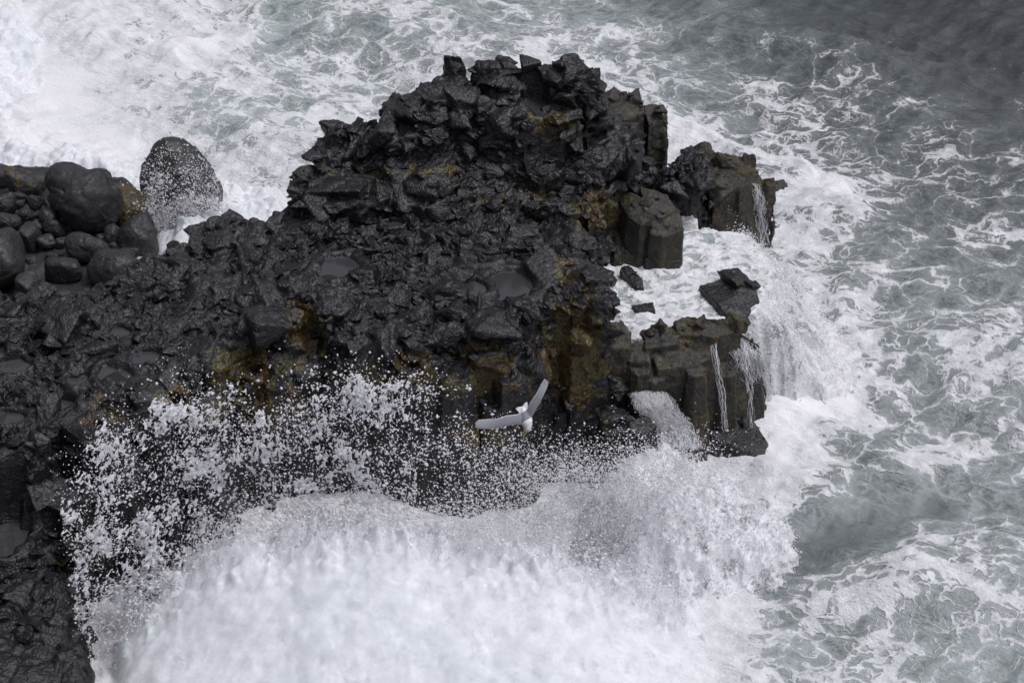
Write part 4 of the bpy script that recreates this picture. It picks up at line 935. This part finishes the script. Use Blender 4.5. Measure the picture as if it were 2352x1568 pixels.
# ------------------------------------------------------------------ gull
K = .12/190.0; GD = 24.0
def gp(x, y, z=0): return np.array([(x-1200)*K, -(y-950)*K, z])
gs = Soup()
def wing(lead, trail, zs, th):
    """sections from root to tip: leading point, trailing point, lift, thickness"""
    n = len(lead); m = 10; V = []; F = []
    for i in range(n):
        a, b = gp(*lead[i], zs[i]), gp(*trail[i], zs[i]-.004)
        for j in range(m):
            t = j/(m-1); c = a*(1-t)+b*t; k = th[i]*(math.sqrt(t+.02)*(1-t)*1.1+.22); cam_ = .007*math.sin(t*PI)
            V.append(c+np.array([0, 0, cam_+k]))
        for j in range(m):
            t = 1-j/(m-1); c = a*(1-t)+b*t; k = th[i]*(math.sqrt(t+.02)*(1-t)*.6+.22); cam_ = .007*math.sin(t*PI)
            V.append(c+np.array([0, 0, cam_-k]))
    M_ = 2*m
    for i in range(n-1):
        for j in range(M_): k = (j+1) % M_; F.append((i*M_+j, i*M_+k, (i+1)*M_+k, (i+1)*M_+j))
    F.append(tuple(range(M_))[::-1]); F.append(tuple((n-1)*M_+j for j in range(M_)))
    gs.add(V, F)
LLt = [(1290,1010),(1130,1105),(1000,1112),(880,1135),(700,1172),(560,1190),(420,1193),(310,1190),(266,1168)]
LTr = [(1230,840),(1110,892),(1040,922),(850,937),(750,975),(650,1004),(480,1006),(330,1014),(262,1070)]
wing(LLt, LTr, [.0, .015, .03, .045, .055, .06, .058, .05, .047], [.03, .02, .016, .013, .010, .008, .007, .006, .006])
RLt = [(1270,1030),(1345,960),(1380,890),(1432,790),(1495,695),(1525,615),(1590,490),(1635,385),(1652,300)]
RTr = [(1150,900),(1235,830),(1262,790),(1300,700),(1362,605),(1420,525),(1455,455),(1510,345),(1575,238)]
wing(RLt, RTr, [.0, .015, .03, .045, .055, .06, .058, .05, .047], [.03, .02, .016, .013, .010, .008, .007, .006, .006])
def tube(axis, rads, flat=.85):
    V, F, m = [], [], 16
    for i, (x, y, z) in enumerate(axis):
        c = gp(x, y, z); a = gp(*axis[max(0, i-1)][:2]); b = gp(*axis[min(len(axis)-1, i+1)][:2]); d = b-a; d /= np.linalg.norm(d); s_ = np.array([d[1], -d[0], 0])
        for j in range(m): t = j*2*PI/m; V.append(c+rads[i]*K*(s_*math.cos(t)+np.array([0, 0, flat])*math.sin(t)))
    n = len(axis)
    for i in range(n-1):
        for j in range(m): k = (j+1) % m; F.append((i*m+j, i*m+k, (i+1)*m+k, (i+1)*m+j))
    F.append(tuple(range(m))[::-1]); F.append(tuple((n-1)*m+j for j in range(m))); gs.add(V, F)
tube([(1165,790,-.01),(1180,850,-.012),(1205,920,-.012),(1232,1000,-.004),(1240,1055,.0),(1243,1095,.0),(1256,1145,-.002),(1256,1185,-.004),(1244,1222,-.006),(1228,1252,-.008)],
     [28, 60, 90, 110, 112, 104, 84, 70, 56, 32])
def slab(pts, th=.005, z=-.008):
    V = [gp(x, y, z+th) for x, y in pts]+[gp(x, y, z-th) for x, y in pts]; n = len(pts)
    A = sum(V[i][0]*V[(i+1) % n][1]-V[(i+1) % n][0]*V[i][1] for i in range(n)); F = []
    o_ = list(range(n)) if A > 0 else list(range(n))[::-1]
    for t in tessellate_polygon([[Vector(V[i]) for i in o_]]):
        t = [o_[i] for i in t]; a, b, c = V[t[0]], V[t[1]], V[t[2]]
        if (b[0]-a[0])*(c[1]-a[1])-(b[1]-a[1])*(c[0]-a[0]) < 0: t = t[::-1]
        F.append(tuple(t)); F.append(tuple(i+n for i in t[::-1]))
    for k in range(n): i, j = o_[k], o_[(k+1) % n]; F.append((i, i+n, j+n, j))
    gs.add(V, F)
slab([(1130,930),(1095,888),(1060,850),(1028,812),(1045,792),(1100,776),(1166,765),(1185,730),(1215,695),(1252,683),(1262,760),(1255,810),(1240,900)])
Vg, Ng, Fg = gs.remesh(.0026)
for _ in range(2):                                       # soften where wings, tail and body join
    acc = np.zeros_like(Vg); cn = np.zeros(len(Vg), np.float32)
    for k in range(4): np.add.at(acc, Fg[:, k], Vg[Fg[:, (k+1) % 4]]); np.add.at(cn, Fg[:, k], 1)
    Vg = .5*Vg+.5*acc/cn[:, None]
gxx, gyy = Vg[:, 0]/K+1200, 950-Vg[:, 1]/K
wingpoly = np.array([(1345,970),(1250,1020),(1180,1062),(1120,1103)]+LLt[2:]+LTr[::-1][:-2]+[(1112,892),(1180,868),(1245,815)]+RTr[2:]+RLt[::-1][:-2], float)
grey = sstep(-4, 10, poly_sd(gxx, gyy, wingpoly))
# pale trailing edge and pale, finely ribbed outer feathers
dT = np.minimum(seg_dist(gxx, gyy, [np.array(a, float) for a in LTr[1:]]), seg_dist(gxx, gyy, [np.array(a, float) for a in RTr[1:]]))
tipd = np.hypot(gxx-1200, gyy-950)
pale = np.maximum(1-sstep(4, 18, dT), .45*sstep(500, 850, tipd)*(gxx < 1200)+.35*sstep(400, 700, tipd)*(gxx > 1200))
mg = NT('gull_plumage'); gr = mg.attr('grey'); pa2 = mg.attr('pale'); rib = mg.attr('rib')
gcol = mg.mixc(pa2, (.25, .25, .29, 1), (.58, .58, .63, 1)); gcol = mg.mixc(mg.math('MULTIPLY', rib, .6), gcol, (.22, .22, .25, 1))
gcol = mg.mixc(gr, (.84, .84, .85, 1), gcol)
tc = mg.n('ShaderNodeTexCoord').outputs['Object']
M_GULL = mg.end(mg.bsdf(gcol, .75, mg.bump(mg.math('ADD', mg.math('MULTIPLY', rib, -.6), mg.math('MULTIPLY', mg.noise(tc, 90, 3), .5)), .5, .004), .2))
def ribs(px, py, a, b, n):                               # lines running from wrist to tip
    a, b = np.array(a, float), np.array(b, float); d = b-a; L_ = np.linalg.norm(d); d /= L_; s_ = (px-a[0])*d[0]+(py-a[1])*d[1]; t_ = -(px-a[0])*d[1]+(py-a[1])*d[0]
    ph = t_/n; return (1-sstep(.0, .28, np.abs(ph-np.round(ph))))*sstep(.0, .5, s_/L_)
rb = ribs(gxx, gyy, (700, 1095), (260, 1115), 24)*(gxx < 640)+ribs(gxx, gyy, (1500, 560), (1610, 270), 22)*(gyy < 520)
gme = mesh_np('gull_body', Vg, Fg, True, {'grey': grey, 'pale': np.clip(pale, 0, 1), 'rib': rb})
camR = cam.rotation_euler.to_matrix()
b_ = P(1205, 955, 0)-np.array([0, 0, CAMH]); b_ = b_/np.linalg.norm(b_)*GD
gull = bpy.data.objects.new('seagull', None); C.objects.link(gull); gull.empty_display_size = .1
gull.location = Vector(b_)+Vector((0, 0, CAMH)); gull.rotation_euler = camR.to_euler()
# tag body: centre of the crop grid sits at (1200, 950)
gull.location += camR @ Vector((0, 0, 0))
tag(gull, 'white and grey gull gliding with spread wings and open beak above the spray', 'gull')
body = link('body', gme, M_GULL, gull)
def cone(name, a, b, ra, rb_, mat):
    bm = bmesh.new(); a, b = Vector(a), Vector(b); bmesh.ops.create_cone(bm, segments=12, radius1=ra, radius2=rb_, depth=(b-a).length, cap_ends=True)
    mm = bpy.data.meshes.new(name); bmesh.ops.transform(bm, matrix=Matrix.Translation((a+b)/2) @ (b-a).to_track_quat('Z', 'Y').to_matrix().to_4x4(), verts=bm.verts); bm.to_mesh(mm); bm.free()
    return link(name, mm, mat, gull)
my = NT('beak_yellow'); M_BEAK = my.end(my.bsdf((.50, .42, .12, 1), .4)); mk = NT('eye_black'); M_EYE = mk.end(mk.bsdf((.01, .01, .01, 1), .15)); mr_ = NT('gape_red'); M_RED = mr_.end(mr_.bsdf((.30, .05, .02, 1), .5))
bk = cone('beak', gp(1196, 1232, -.008), gp(1150, 1302, -.010), .0105, .002, M_BEAK)
bk2 = cone('beak', gp(1232, 1252, -.008), gp(1163, 1350, -.012), .0105, .002, M_BEAK)
cone('mouth', gp(1215, 1250, -.008), gp(1190, 1300, -.012), .010, .003, M_RED)
for (x, y, z) in ((1262, 1222, .030), (1200, 1205, .030)):
    bm = bmesh.new(); bmesh.ops.create_uvsphere(bm, u_segments=12, v_segments=8, radius=.006); mm = bpy.data.meshes.new('eye'); bm.to_mesh(mm); bm.free()
    e = link('eye', mm, M_EYE, gull); e.location = gp(x, y, z)
print('done', time.time()-T0)
